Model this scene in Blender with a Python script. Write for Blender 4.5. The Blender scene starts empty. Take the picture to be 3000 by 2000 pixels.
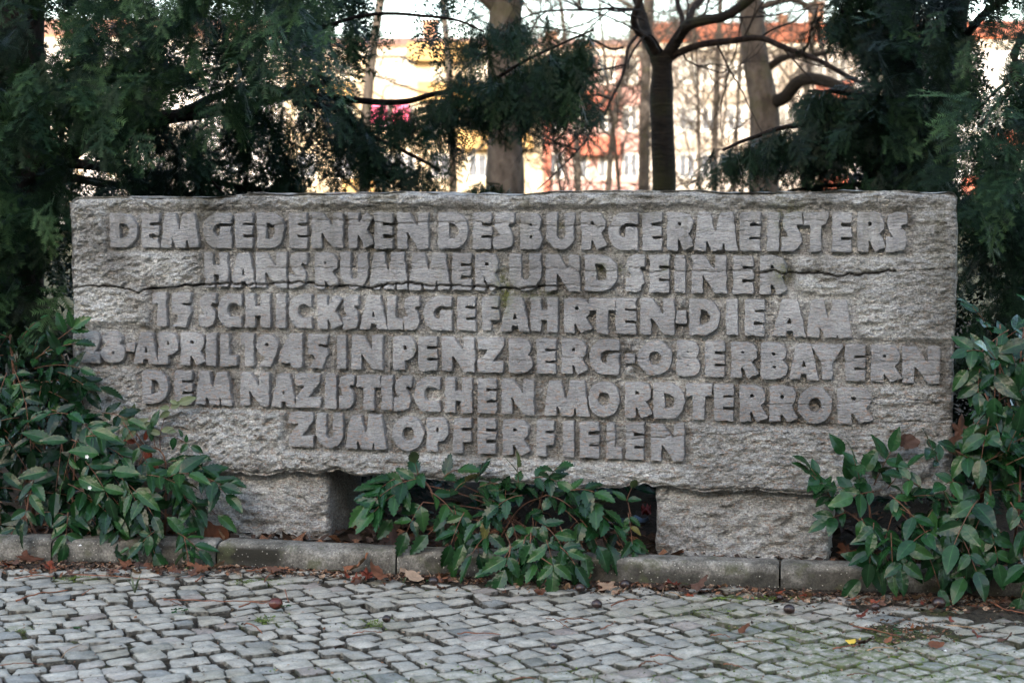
import bpy, math, random
import numpy as np
from mathutils import Vector, Matrix

random.seed(7)
rng = np.random.default_rng(7)
D = bpy.data
scene = bpy.context.scene
C = scene.collection
R = math.radians

# ---------------------------------------------------------------- camera
FPX = 4850.0            # focal length in pixels of the 3000 px wide photograph
EYE = 0.95
HORIZON = 620.0
PITCH = math.atan((1000 - HORIZON) / FPX)
cam_d = D.cameras.new('camera')
cam_d.sensor_width = 36.0
cam_d.lens = FPX / 3000 * 36.0
cam_d.clip_start = 0.05
cam_d.clip_end = 3000
cam_d.dof.use_dof = True
cam_d.dof.focus_distance = 4.35
cam_d.dof.aperture_fstop = 5.4
cam = D.objects.new('camera', cam_d)
C.objects.link(cam)
cam.location = (0, 0, EYE)
cam.rotation_euler = (math.pi / 2 - PITCH, 0, 0)
scene.camera = cam

# ---------------------------------------------------------------- sky, sun, exposure
SUN_EL, SUN_AZ = 14.0, 16.0      # the sun stands behind the camera, a little to its left
world = D.worlds.new('World')
scene.world = world
world.use_nodes = True
wn = world.node_tree
wn.nodes.clear()
sky = wn.nodes.new('ShaderNodeTexSky')
sky.sky_type = 'NISHITA'
sky.sun_disc = False
sky.sun_elevation = R(SUN_EL)
sky.sun_rotation = R(180 + SUN_AZ)
sky.air_density = 1.0
sky.dust_density = 2.5
sky.ozone_density = 1.0
wb = wn.nodes.new('ShaderNodeBackground')
wb.inputs['Strength'].default_value = 0.15
wo = wn.nodes.new('ShaderNodeOutputWorld')
wn.links.new(sky.outputs[0], wb.inputs['Color'])
wn.links.new(wb.outputs[0], wo.inputs['Surface'])

sd = D.lights.new('sun', 'SUN')
sd.energy = 2.0
sd.angle = R(0.53)
sd.color = (1.0, 0.97, 0.93)
sun = D.objects.new('sun', sd)
C.objects.link(sun)
sdir = Vector((-math.sin(R(SUN_AZ)) * math.cos(R(SUN_EL)), -math.cos(R(SUN_AZ)) * math.cos(R(SUN_EL)), math.sin(R(SUN_EL))))
sun.rotation_euler = sdir.to_track_quat('Z', 'Y').to_euler()
sun.location = (0, 0, 30)

scene.view_settings.view_transform = 'Standard'
scene.view_settings.look = 'None'
scene.view_settings.exposure = 2.85
scene.view_settings.use_white_balance = True
scene.view_settings.white_balance_temperature = 6900.0
scene.view_settings.white_balance_tint = 11.5
scene.view_settings.gamma = 1.0
scene.view_settings.use_curve_mapping = False

# ---------------------------------------------------------------- pixel to place helpers
CP, SP = math.cos(PITCH), math.sin(PITCH)

def ray(px, py):
    x = (px - 1500) / FPX
    y = -(py - 1000) / FPX
    return np.array([x, CP + y * SP, -SP + y * CP])

def at_z(px, py, z=0.0):
    d = ray(px, py)
    t = (z - EYE) / d[2]
    return np.array([0, 0, EYE]) + d * t

def at_y(px, py, Y):
    d = ray(px, py)
    return np.array([0, 0, EYE]) + d * (Y / d[1])

YAW = R(13.0)
U = np.array([math.cos(YAW), -math.sin(YAW), 0.0])       # along the slab, to the right
NRM = np.array([-math.sin(YAW), -math.cos(YAW), 0.0])    # out of the face, to the viewer
P0 = np.array([0.0, 4.375, 0.0])

def on_face(px, py, off=0.0):
    d = ray(px, py)
    o = np.array([0, 0, EYE])
    t = np.dot(P0 + NRM * off - o, NRM) / np.dot(d, NRM)
    return o + d * t

def face_sz(px, py):
    p = on_face(px, py)
    return np.dot(p - P0, U), p[2]

def sz_world(s, z, d):
    s = np.asarray(s, float); z = np.asarray(z, float); d = np.asarray(d, float)
    out = P0[None, :] + s[..., None] * U + d[..., None] * NRM
    out[..., 2] = z
    return out

# ---------------------------------------------------------------- numpy noise
def _hash(ix, iy, iz, seed):
    h = (ix * 374761393 + iy * 668265263 + iz * 2147483647 + seed * 974634777) & 0xFFFFFFFF
    h = ((h ^ (h >> 13)) * 1274126177) & 0xFFFFFFFF
    h = ((h ^ (h >> 15)) * 2246822519) & 0xFFFFFFFF
    return ((h ^ (h >> 16)) & 0xFFFFFF) / float(0xFFFFFF)

def noise(x, y, z=0.0, seed=0):
    x, y, z = np.broadcast_arrays(np.asarray(x, float), np.asarray(y, float), np.asarray(z, float))
    ix, iy, iz = np.floor(x).astype(np.int64), np.floor(y).astype(np.int64), np.floor(z).astype(np.int64)
    fx, fy, fz = x - ix, y - iy, z - iz
    fx, fy, fz = [f * f * (3 - 2 * f) for f in (fx, fy, fz)]
    r = 0
    for a in (0, 1):
        for b in (0, 1):
            for c in (0, 1):
                w = (fx if a else 1 - fx) * (fy if b else 1 - fy) * (fz if c else 1 - fz)
                r = r + w * _hash(ix + a, iy + b, iz + c, seed)
    return r * 2 - 1

def fbm(x, y, z=0.0, seed=0, octaves=4, gain=0.5):
    r, a, f, n = 0, 1.0, 1.0, 0
    for k in range(octaves):
        r = r + a * noise(np.asarray(x) * f, np.asarray(y) * f, np.asarray(z) * f, seed + k * 17)
        n += a
        a *= gain
        f *= 2.03
    return r / n

def sstep(a, b, x):
    t = np.clip((x - a) / (b - a), 0, 1)
    return t * t * (3 - 2 * t)

# ---------------------------------------------------------------- object helpers
def tag(o, label=None, cat=None, group=None, kind=None):
    if label: o['label'] = label
    if cat: o['category'] = cat
    if group: o['group'] = group
    if kind: o['kind'] = kind
    return o

def empty(name, loc, label=None, cat=None, group=None, kind=None):
    o = D.objects.new(name, None)
    o.empty_display_size = 0.1
    C.objects.link(o)
    o.location = tuple(float(v) for v in loc)
    return tag(o, label, cat, group, kind)

def wloc(o):
    v = Vector((0, 0, 0))
    while o is not None:
        v = v + Vector(o.location)
        o = o.parent
    return v

def mk_mesh(name, verts, faces, mat, smooth=False, sharp=None, attrs=None):
    me = D.meshes.new(name)
    verts = np.asarray(verts, dtype=np.float32)
    if isinstance(faces, np.ndarray):
        n, k = faces.shape
        me.vertices.add(len(verts))
        me.vertices.foreach_set('co', verts.ravel())
        me.loops.add(n * k)
        me.loops.foreach_set('vertex_index', faces.astype(np.int32).ravel())
        me.polygons.add(n)
        me.polygons.foreach_set('loop_start', np.arange(0, n * k, k, dtype=np.int32))
        me.polygons.foreach_set('loop_total', np.full(n, k, dtype=np.int32))
        me.update(calc_edges=True)
    else:
        me.from_pydata(verts.tolist(), [], [tuple(int(i) for i in f) for f in faces])
        me.update()
    mats = mat if isinstance(mat, (list, tuple)) else [mat]
    for m in mats:
        me.materials.append(m)
    if attrs:
        for k, v in attrs.items():
            at = me.attributes.new(k, 'FLOAT', 'POINT')
            at.data.foreach_set('value', np.asarray(v, dtype=np.float32))
    if smooth or sharp is not None:
        me.polygons.foreach_set('use_smooth', [True] * len(me.polygons))
        if sharp is not None:
            me.set_sharp_from_angle(angle=R(sharp))
    return me

def obj(name, verts, faces, mat, parent=None, smooth=False, sharp=None, attrs=None, origin=None):
    """one mesh object from world-space vertices, its origin at the middle of its own base"""
    verts = np.asarray(verts, float)
    if origin is None:
        lo, hi = verts.min(0), verts.max(0)
        origin = np.array([(lo[0] + hi[0]) / 2, (lo[1] + hi[1]) / 2, lo[2]])
    origin = np.asarray(origin, float)
    me = mk_mesh(name, verts - origin, faces, mat, smooth, sharp, attrs)
    o = D.objects.new(name, me)
    C.objects.link(o)
    base = Vector((0, 0, 0))
    if parent is not None:
        base = wloc(parent)
        o.parent = parent
    o.location = Vector(origin.tolist()) - base
    return o

class MB:
    """collects pieces into one mesh"""
    def __init__(s):
        s.v, s.f, s.n, s.a = [], [], 0, []
    def add(s, v, f, a=0.0):
        v = np.asarray(v, float)
        s.v.append(v)
        s.a.append(np.full(len(v), a))
        s.f.extend([tuple(int(i) + s.n for i in q) for q in f])
        s.n += len(v)
    def box(s, x0, x1, y0, y1, z0, z1, a=0.0):
        v = [(x0,y0,z0),(x1,y0,z0),(x1,y1,z0),(x0,y1,z0),(x0,y0,z1),(x1,y0,z1),(x1,y1,z1),(x0,y1,z1)]
        s.add(v, [(0,3,2,1),(4,5,6,7),(0,1,5,4),(1,2,6,5),(2,3,7,6),(3,0,4,7)], a)
    def build(s, name, mat, parent=None, attr=None, **k):
        at = {attr: np.concatenate(s.a)} if attr else None
        return obj(name, np.concatenate(s.v), s.f, mat, parent, attrs=at, **k)

def tube(pts, rad, n=6, cap=True):
    pts = np.asarray(pts, float)
    rad = np.broadcast_to(np.asarray(rad, float), (len(pts),))
    tan = np.gradient(pts, axis=0)
    tan /= np.linalg.norm(tan, axis=1)[:, None] + 1e-9
    ref = np.array([0.13, 0.31, 0.94]) if abs(tan[0][2]) < 0.8 else np.array([0.9, 0.3, 0.1])
    vs = []
    a0 = np.cross(tan[0], ref); a0 /= np.linalg.norm(a0)
    for i in range(len(pts)):
        a0 = a0 - tan[i] * np.dot(a0, tan[i]); a0 /= np.linalg.norm(a0) + 1e-9
        b0 = np.cross(tan[i], a0)
        th = np.arange(n) * 2 * math.pi / n
        vs.append(pts[i] + rad[i] * (np.cos(th)[:, None] * a0 + np.sin(th)[:, None] * b0))
    v = np.concatenate(vs)
    f = []
    for i in range(len(pts) - 1):
        for k in range(n):
            f.append((i*n+k, i*n+(k+1) % n, (i+1)*n+(k+1) % n, (i+1)*n+k))
    if cap:
        f.append(tuple(range(n))[::-1])
        f.append(tuple((len(pts)-1)*n + k for k in range(n)))
    return v, f

def smooth_path(p, n):
    """Catmull-Rom through the points p"""
    p = np.asarray(p, float)
    q = np.vstack([2*p[0]-p[1], p, 2*p[-1]-p[-2]])
    out = []
    m = len(p) - 1
    for t in np.linspace(0, m - 1e-6, n):
        i = int(t); u = t - i
        a, b, c, d = q[i], q[i+1], q[i+2], q[i+3]
        out.append(0.5 * ((2*b) + (-a+c)*u + (2*a-5*b+4*c-d)*u*u + (-a+3*b-3*c+d)*u**3))
    return np.array(out)

# ---------------------------------------------------------------- materials
def new_mat(name, rough=0.8, spec=0.3):
    m = D.materials.new(name)
    m.use_nodes = True
    nt = m.node_tree
    nt.nodes.clear()
    out = nt.nodes.new('ShaderNodeOutputMaterial')
    b = nt.nodes.new('ShaderNodeBsdfPrincipled')
    b.inputs['Roughness'].default_value = rough
    b.inputs['Specular IOR Level'].default_value = spec
    nt.links.new(b.outputs[0], out.inputs['Surface'])
    return m, nt, b

class NT:
    def __init__(s, nt):
        s.nt = nt
        s.geo = nt.nodes.new('ShaderNodeNewGeometry')
        s.pos = s.geo.outputs['Position']
    def n(s, t): return s.nt.nodes.new(t)
    def l(s, a, b): s.nt.links.new(a, b)
    def scaled(s, sc):
        m = s.n('ShaderNodeVectorMath'); m.operation = 'MULTIPLY'
        s.l(s.pos, m.inputs[0]); m.inputs[1].default_value = sc
        return m.outputs[0]
    def noise(s, scale, detail=3, rough=0.55, vec=None, stretch=None):
        t = s.n('ShaderNodeTexNoise')
        t.inputs['Scale'].default_value = scale
        t.inputs['Detail'].default_value = detail
        t.inputs['Roughness'].default_value = rough
        s.l(vec if vec is not None else (s.scaled(stretch) if stretch else s.pos), t.inputs['Vector'])
        m = s.n('ShaderNodeMath'); m.operation = 'MULTIPLY_ADD'; m.use_clamp = True
        s.l(t.outputs['Fac'], m.inputs[0]); m.inputs[1].default_value = 1.5; m.inputs[2].default_value = -0.25
        return m.outputs[0]
    def voro(s, scale, vec=None, feat='F1', stretch=None):
        t = s.n('ShaderNodeTexVoronoi'); t.feature = feat
        t.inputs['Scale'].default_value = scale
        s.l(vec if vec is not None else (s.scaled(stretch) if stretch else s.pos), t.inputs['Vector'])
        return t.outputs['Distance']
    def ramp(s, fac, stops):
        r = s.n('ShaderNodeValToRGB')
        e = r.color_ramp.elements
        while len(e) < len(stops): e.new(0.5)
        for i, (p, c) in enumerate(stops):
            e[i].position = p
            e[i].color = (c, c, c, 1) if not isinstance(c, tuple) else (*c, 1)
        s.l(fac, r.inputs['Fac'])
        return r.outputs['Color']
    def mix(s, fac, a, b, mode='MIX'):
        m = s.n('ShaderNodeMix'); m.data_type = 'RGBA'; m.blend_type = mode
        for v, i in ((fac, 0), (a, 6), (b, 7)):
            if isinstance(v, (int, float)): m.inputs[i].default_value = v if i == 0 else (v, v, v, 1)
            elif isinstance(v, tuple): m.inputs[i].default_value = (*v, 1)
            else: s.l(v, m.inputs[i])
        return m.outputs[2]
    def math(s, op, a, b=0.0, clamp=False):
        m = s.n('ShaderNodeMath'); m.operation = op; m.use_clamp = clamp
        for v, i in ((a, 0), (b, 1)):
            if isinstance(v, (int, float)): m.inputs[i].default_value = v
            else: s.l(v, m.inputs[i])
        return m.outputs[0]
    def attr(s, name):
        a = s.n('ShaderNodeAttribute'); a.attribute_name = name
        return a.outputs['Fac']
    def bump(s, h, strength, dist, normal=None):
        b = s.n('ShaderNodeBump')
        b.inputs['Strength'].default_value = strength
        b.inputs['Distance'].default_value = dist
        s.l(h, b.inputs['Height'])
        if normal is not None: s.l(normal, b.inputs['Normal'])
        return b.outputs['Normal']

def flat_mat(name, col, rough=0.8, var=0.25, scale=20.0, bump=0.0, bscale=80.0, spec=0.3):
    m, nt, b = new_mat(name, rough, spec)
    t = NT(nt)
    lo = tuple(c * (1 - var) for c in col); hi = tuple(min(1, c * (1 + var)) for c in col)
    t.l(t.ramp(t.noise(scale, 4), [(0.3, lo), (0.7, hi)]), b.inputs['Base Color'])
    if bump: t.l(t.bump(t.noise(bscale, 3), bump, 0.01), b.inputs['Normal'])
    return m

def stone_mat(name, letter=False, pale=1.0):
    m, nt, b = new_mat(name, 0.9, 0.2)
    t = NT(nt)
    k = pale
    n1 = t.noise(7, 5, 0.6)
    base = t.ramp(n1, [(0.3, (0.232*k, 0.224*k, 0.210*k)), (0.7, (0.372*k, 0.366*k, 0.350*k))])
    grain = t.noise(190, 3, 0.7)
    sp = t.ramp(grain, [(0.30, 0.6), (0.50, 1.0), (0.70, 1.25)])
    base = t.mix(1.0 if not letter else 0.5, base, sp, 'MULTIPLY')
    streak = t.noise(55, 4, 0.6, stretch=(1, 1, 5.0))
    base = t.mix(0.9, base, t.ramp(streak, [(0.28, 0.68), (0.5, 1.0), (0.72, 1.18)]), 'MULTIPLY')
    base = t.mix(0.6, base, t.ramp(t.noise(85, 3, 0.6), [(0.30, 0.72), (0.5, 1.0), (0.70, 1.18)]), 'MULTIPLY') if not letter else base
    base = t.mix(1.0, base, (1.15, 1.165, 1.185) if letter else (1.78, 1.80, 1.80), 'MULTIPLY')
    # broad weathering: pale washed patches, dark runs below the top edge
    base = t.mix(0.85, base, t.ramp(t.noise(3.2, 4, 0.6, stretch=(1, 1, 1.6)), [(0.32, 0.74), (0.5, 1.0), (0.68, 1.2)]), 'MULTIPLY')
    sep0 = t.n('ShaderNodeSeparateXYZ'); t.l(t.pos, sep0.inputs[0])
    runs = t.math('MULTIPLY', t.ramp(t.noise(11, 4, 0.7, stretch=(1, 1, 0.12)), [(0.5, 0.0), (0.66, 1.0)]), t.ramp(sep0.outputs['Z'], [(0.62, 0.0), (0.96, 0.8)]))
    base = t.mix(runs, base, t.mix(1.0, base, (0.55, 0.54, 0.47), 'MULTIPLY'))
    if letter:
        base = t.mix(0.25, base, (0.31*k, 0.312*k, 0.335*k))
    # rusty mineral freckles, stronger low down
    rn = t.noise(70, 3, 0.6, stretch=(1, 1, 2.2))
    sep = t.n('ShaderNodeSeparateXYZ'); t.l(t.pos, sep.inputs[0])
    low = t.ramp(sep.outputs['Z'], [(0.45, 1.0), (0.85, 0.15)])
    rust = t.math('MULTIPLY', t.ramp(rn, [(0.60, 0.0), (0.68, 1.0)]), low)
    base = t.mix(t.math('MULTIPLY', rust, 0.42), base, (0.40, 0.22, 0.12))
    # recess floors hold yellow-brown lichen and dirt
    rec = t.attr('rec')
    dirt_shade = t.noise(22, 4, 0.6)
    base = t.mix(t.math('MULTIPLY', rec, t.ramp(dirt_shade, [(0.40, 0.0), (0.7, 0.42)])), base, (0.17, 0.15, 0.11))
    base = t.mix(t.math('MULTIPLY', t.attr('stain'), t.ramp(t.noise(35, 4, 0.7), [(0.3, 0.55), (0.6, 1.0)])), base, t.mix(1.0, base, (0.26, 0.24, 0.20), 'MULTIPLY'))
    spots = t.ramp(t.voro(95), [(0.10, 1.0), (0.2, 0.0)])
    base = t.mix(t.math('MULTIPLY', spots, 0.30 if not letter else 0.12), base, (0.07, 0.065, 0.06))
    base = t.mix(t.math('MULTIPLY', t.ramp(t.voro(60, stretch=(1, 1, 1.6)), [(0.07, 1.0), (0.14, 0.0)]), 0.5 if not letter else 0.25), base, (0.62, 0.60, 0.56))
    mo = t.attr('moss')
    mcol = t.ramp(t.noise(120, 3), [(0.35, (0.045, 0.055, 0.015)), (0.65, (0.17, 0.19, 0.055))])
    mf = t.math('MULTIPLY', mo, t.ramp(t.noise(60, 4, 0.7), [(0.36, 0.15), (0.55, 1.0)]))
    base = t.mix(mf, base, mcol)
    base = t.mix(t.attr('crack'), base, (0.02, 0.018, 0.015))  # crack lines painted dark: groove shade and dirt put into the colour
    t.l(base, b.inputs['Base Color'])
    h1 = t.noise(240, 3, 0.7)
    h2 = t.noise(90, 4, 0.6, stretch=(1, 1, 3.0))
    h3 = t.ramp(t.voro(130), [(0.0, 0.0), (0.35, 1.0)])
    if letter:
        nn = t.bump(t.noise(30, 5, 0.7, stretch=(1, 1, 3.5)), 0.7, 0.012)
        nn = t.bump(h2, 0.80, 0.006, nn)
        nn = t.bump(h1, 0.30, 0.0015, nn)
    else:
        nn = t.bump(t.noise(60, 5, 0.75), 1.0, 0.014)
        nn = t.bump(h2, 0.9, 0.008, nn)
        nn = t.bump(h3, 0.8, 0.004, nn)
    t.l(nn, b.inputs['Normal'])
    return m

M = {}
M['stone'] = stone_mat('weathered_stone')
M['letter'] = stone_mat('smooth_carved_stone', True, 1.05)
M['block'] = stone_mat('block_stone', False, 0.98)

def kerb_mat():
    m, nt, b = new_mat('exposed_aggregate_concrete', 0.9, 0.2)
    t = NT(nt)
    base = t.ramp(t.noise(9, 5, 0.6), [(0.3, (0.115, 0.108, 0.092)), (0.7, (0.25, 0.235, 0.205))])
    base = t.mix(0.8, base, t.ramp(t.noise(160, 3, 0.7), [(0.35, 0.6), (0.65, 1.3)]), 'MULTIPLY')
    base = t.mix(0.9, base, t.ramp(t.noise(30, 5, 0.7), [(0.3, 0.6), (0.5, 1.0), (0.7, 1.3)]), 'MULTIPLY')
    base = t.mix(t.attr('stain'), base, (0.028, 0.026, 0.02))
    base = t.mix(t.math('MULTIPLY', t.ramp(t.voro(85), [(0.10, 1.0), (0.17, 0.0)]), 0.75), base, (0.50, 0.47, 0.40))
    base = t.mix(t.ramp(t.noise(14, 4, 0.6), [(0.58, 0.0), (0.75, 0.7)]), base, (0.075, 0.08, 0.04))
    t.l(base, b.inputs['Base Color'])
    t.l(t.bump(t.noise(180, 3, 0.7), 0.5, 0.004), b.inputs['Normal'])
    return m
M['kerb'] = kerb_mat()

def cobble_mat():
    m, nt, b = new_mat('greywacke_cobble', 0.62, 0.4)
    t = NT(nt)
    tone = t.attr('tone')
    base = t.ramp(tone, [(0.0, (0.22, 0.22, 0.20)), (0.12, (0.31, 0.295, 0.255)), (0.5, (0.395, 0.362, 0.300)), (0.85, (0.47, 0.432, 0.36)), (1.0, (0.30, 0.25, 0.215))])
    base = t.mix(0.8, base, t.ramp(t.noise(28, 5, 0.65), [(0.3, 0.68), (0.7, 1.18)]), 'MULTIPLY')
    base = t.mix(0.6, base, t.ramp(t.noise(220, 2, 0.6), [(0.35, 0.75), (0.65, 1.15)]), 'MULTIPLY')
    dk = t.ramp(t.noise(5, 4, 0.6), [(0.50, 0.0), (0.72, 0.55)])
    base = t.mix(dk, base, t.mix(1.0, base, (0.62, 0.60, 0.50), 'MULTIPLY'))
    edge = t.attr('edge')
    base = t.mix(t.math('MULTIPLY', edge, t.ramp(t.noise(60, 3), [(0.30, 0.5), (0.55, 1.0)])), base, (0.035, 0.030, 0.022))
    base = t.mix(t.math('MULTIPLY', t.attr('moss'), t.ramp(t.noise(60, 4), [(0.40, 0.0), (0.56, 0.9)])), base, (0.10, 0.125, 0.035))
    t.l(base, b.inputs['Base Color'])
    nn = t.bump(t.noise(40, 5, 0.65), 0.55, 0.008)
    nn = t.bump(t.noise(200, 3, 0.7, stretch=(1, 2.5, 1)), 0.3, 0.002, nn)
    t.l(nn, b.inputs['Normal'])
    return m
M['cobble'] = cobble_mat()

def soil_mat(name, a, c, moss=True):
    m, nt, b = new_mat(name, 0.95, 0.1)
    t = NT(nt)
    base = t.ramp(t.noise(70, 5, 0.75), [(0.32, a), (0.68, c)])
    base = t.mix(t.math('MULTIPLY', t.ramp(t.voro(220), [(0.12, 1.0), (0.2, 0.0)]), 0.45), base, (0.26, 0.23, 0.19))
    if moss:
        mf = t.math('MULTIPLY', t.attr('moss'), t.ramp(t.noise(45, 4, 0.7), [(0.40, 0.05), (0.58, 1.0)]))
        base = t.mix(mf, base, t.ramp(t.noise(260, 2), [(0.35, (0.06, 0.085, 0.014)), (0.65, (0.18, 0.24, 0.04))]))
    t.l(base, b.inputs['Base Color'])
    t.l(t.bump(t.noise(260, 4, 0.75), 0.8, 0.006), b.inputs['Normal'])
    return m
M['joint'] = soil_mat('gritty_joint_soil', (0.022, 0.018, 0.013), (0.075, 0.062, 0.046))
M['soil'] = soil_mat('dark_bed_soil', (0.018, 0.013, 0.009), (0.06, 0.043, 0.03), False)

def leaf_mat(name, dark, light, rough=0.24, spec=0.30, under=None, transl=0.0):
    m, nt, b = new_mat(name, rough, spec)
    t = NT(nt)
    oi = t.n('ShaderNodeObjectInfo')
    base = t.mix(oi.outputs['Random'], dark, light)
    base = t.mix(0.6, base, t.ramp(t.noise(60, 3), [(0.3, 0.75), (0.7, 1.2)]), 'MULTIPLY')
    sp_ = t.math('MULTIPLY', t.ramp(t.noise(18, 4, 0.6), [(0.86, 0.0), (0.92, 0.7)]), 1.0)
    base = t.mix(sp_, base, (0.075, 0.06, 0.02))
    base = t.mix(t.math('MULTIPLY', t.attr('vein'), 0.55), base, tuple(min(1, c * 2.0 + 0.008) for c in light))
    if under:
        base = t.mix(t.geo.outputs['Backfacing'], base, under)
    t.l(base, b.inputs['Base Color'])
    t.l(t.bump(t.noise(130, 2), 0.25, 0.003), b.inputs['Normal'])
    return m
M['leaf_dark'] = leaf_mat('glossy_dark_leaf', (0.004, 0.020, 0.006), (0.012, 0.050, 0.015), under=(0.06, 0.09, 0.04))
M['leaf_mid'] = leaf_mat('glossy_mid_leaf', (0.009, 0.036, 0.010), (0.024, 0.074, 0.019), under=(0.08, 0.11, 0.05))
M['leaf_old'] = leaf_mat('yellowing_leaf', (0.045, 0.06, 0.018), (0.13, 0.11, 0.03), under=(0.12, 0.11, 0.05))
M['leaf_pale'] = leaf_mat('pale_young_leaf', (0.05, 0.072, 0.032), (0.10, 0.125, 0.06), 0.45, under=(0.13, 0.15, 0.085))
M['leaf_red'] = leaf_mat('rust_red_leaf', (0.10, 0.02, 0.010), (0.24, 0.05, 0.02), 0.55, under=(0.2, 0.07, 0.04))
M['dead'] = leaf_mat('dead_brown_leaf', (0.07, 0.028, 0.016), (0.19, 0.075, 0.038), 0.75, 0.2, under=(0.24, 0.15, 0.09))
M['dead_dark'] = leaf_mat('dead_dark_leaf', (0.045, 0.025, 0.018), (0.12, 0.06, 0.04), 0.7, 0.25)
M['dead_pale'] = leaf_mat('dead_pale_leaf', (0.22, 0.14, 0.09), (0.36, 0.25, 0.17), 0.75, 0.2)
M['yellow'] = flat_mat('yellow_leaf', (0.62, 0.42, 0.06), 0.6)
M['stem'] = flat_mat('reddish_stem', (0.13, 0.06, 0.035), 0.7, 0.35, 60, 0.4)
M['twig'] = flat_mat('red_brown_twig', (0.20, 0.075, 0.04), 0.65, 0.4, 50, 0.3)
M['twig_pale'] = flat_mat('straw_twig', (0.34, 0.22, 0.13), 0.7, 0.3, 50)
M['chestnut'] = flat_mat('dark_chestnut', (0.028, 0.016, 0.014), 0.28, 0.5, 40, 0.15, 60, 0.5)
M['chestnut_red'] = flat_mat('red_brown_chestnut', (0.085, 0.022, 0.014), 0.25, 0.4, 40, 0.15, 60, 0.5)
M['white'] = flat_mat('white_paint_fleck', (0.78, 0.76, 0.72), 0.6, 0.1)

def needle_mat():
    m, nt, b = new_mat('yew_needles', 0.5, 0.1)
    t = NT(nt)
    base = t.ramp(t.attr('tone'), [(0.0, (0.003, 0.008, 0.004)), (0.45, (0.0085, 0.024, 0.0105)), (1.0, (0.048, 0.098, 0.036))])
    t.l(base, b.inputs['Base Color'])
    return m
M['needle'] = needle_mat()

def bark_mat(name, a, c, stretch=(1, 1, 0.25), moss=0.0, scale=30, mz=(0.3, 2.0)):
    m, nt, b = new_mat(name, 0.9, 0.15)
    t = NT(nt)
    base = t.ramp(t.noise(scale, 5, 0.7, stretch=stretch), [(0.3, a), (0.7, c)])
    if moss:
        base = t.mix(t.ramp(t.noise(4, 4, 0.6), [(0.60 - moss * 0.3, 0.0), (0.85, 0.7)]), base, (0.035, 0.038, 0.012))
    t.l(base, b.inputs['Base Color'])
    t.l(t.bump(t.noise(scale, 5, 0.7, stretch=stretch), 0.8, 0.03), b.inputs['Normal'])
    return m
M['bark_dark'] = bark_mat('dark_yew_bark', (0.008, 0.006, 0.005), (0.028, 0.020, 0.015))
M['bark_grey'] = bark_mat('grey_plane_bark', (0.026, 0.021, 0.018), (0.075, 0.063, 0.054), (1, 1, 0.6), 0.22, 9)
M['bark_moss'] = bark_mat('mossy_cherry_bark', (0.005, 0.004, 0.003), (0.020, 0.016, 0.012), (0.4, 0.4, 3.0), 0.2, 30)
M['bark_far'] = bark_mat('pale_far_bark', (0.035, 0.028, 0.023), (0.08, 0.065, 0.053), (1, 1, 0.4), 0.1, 12)
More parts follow.
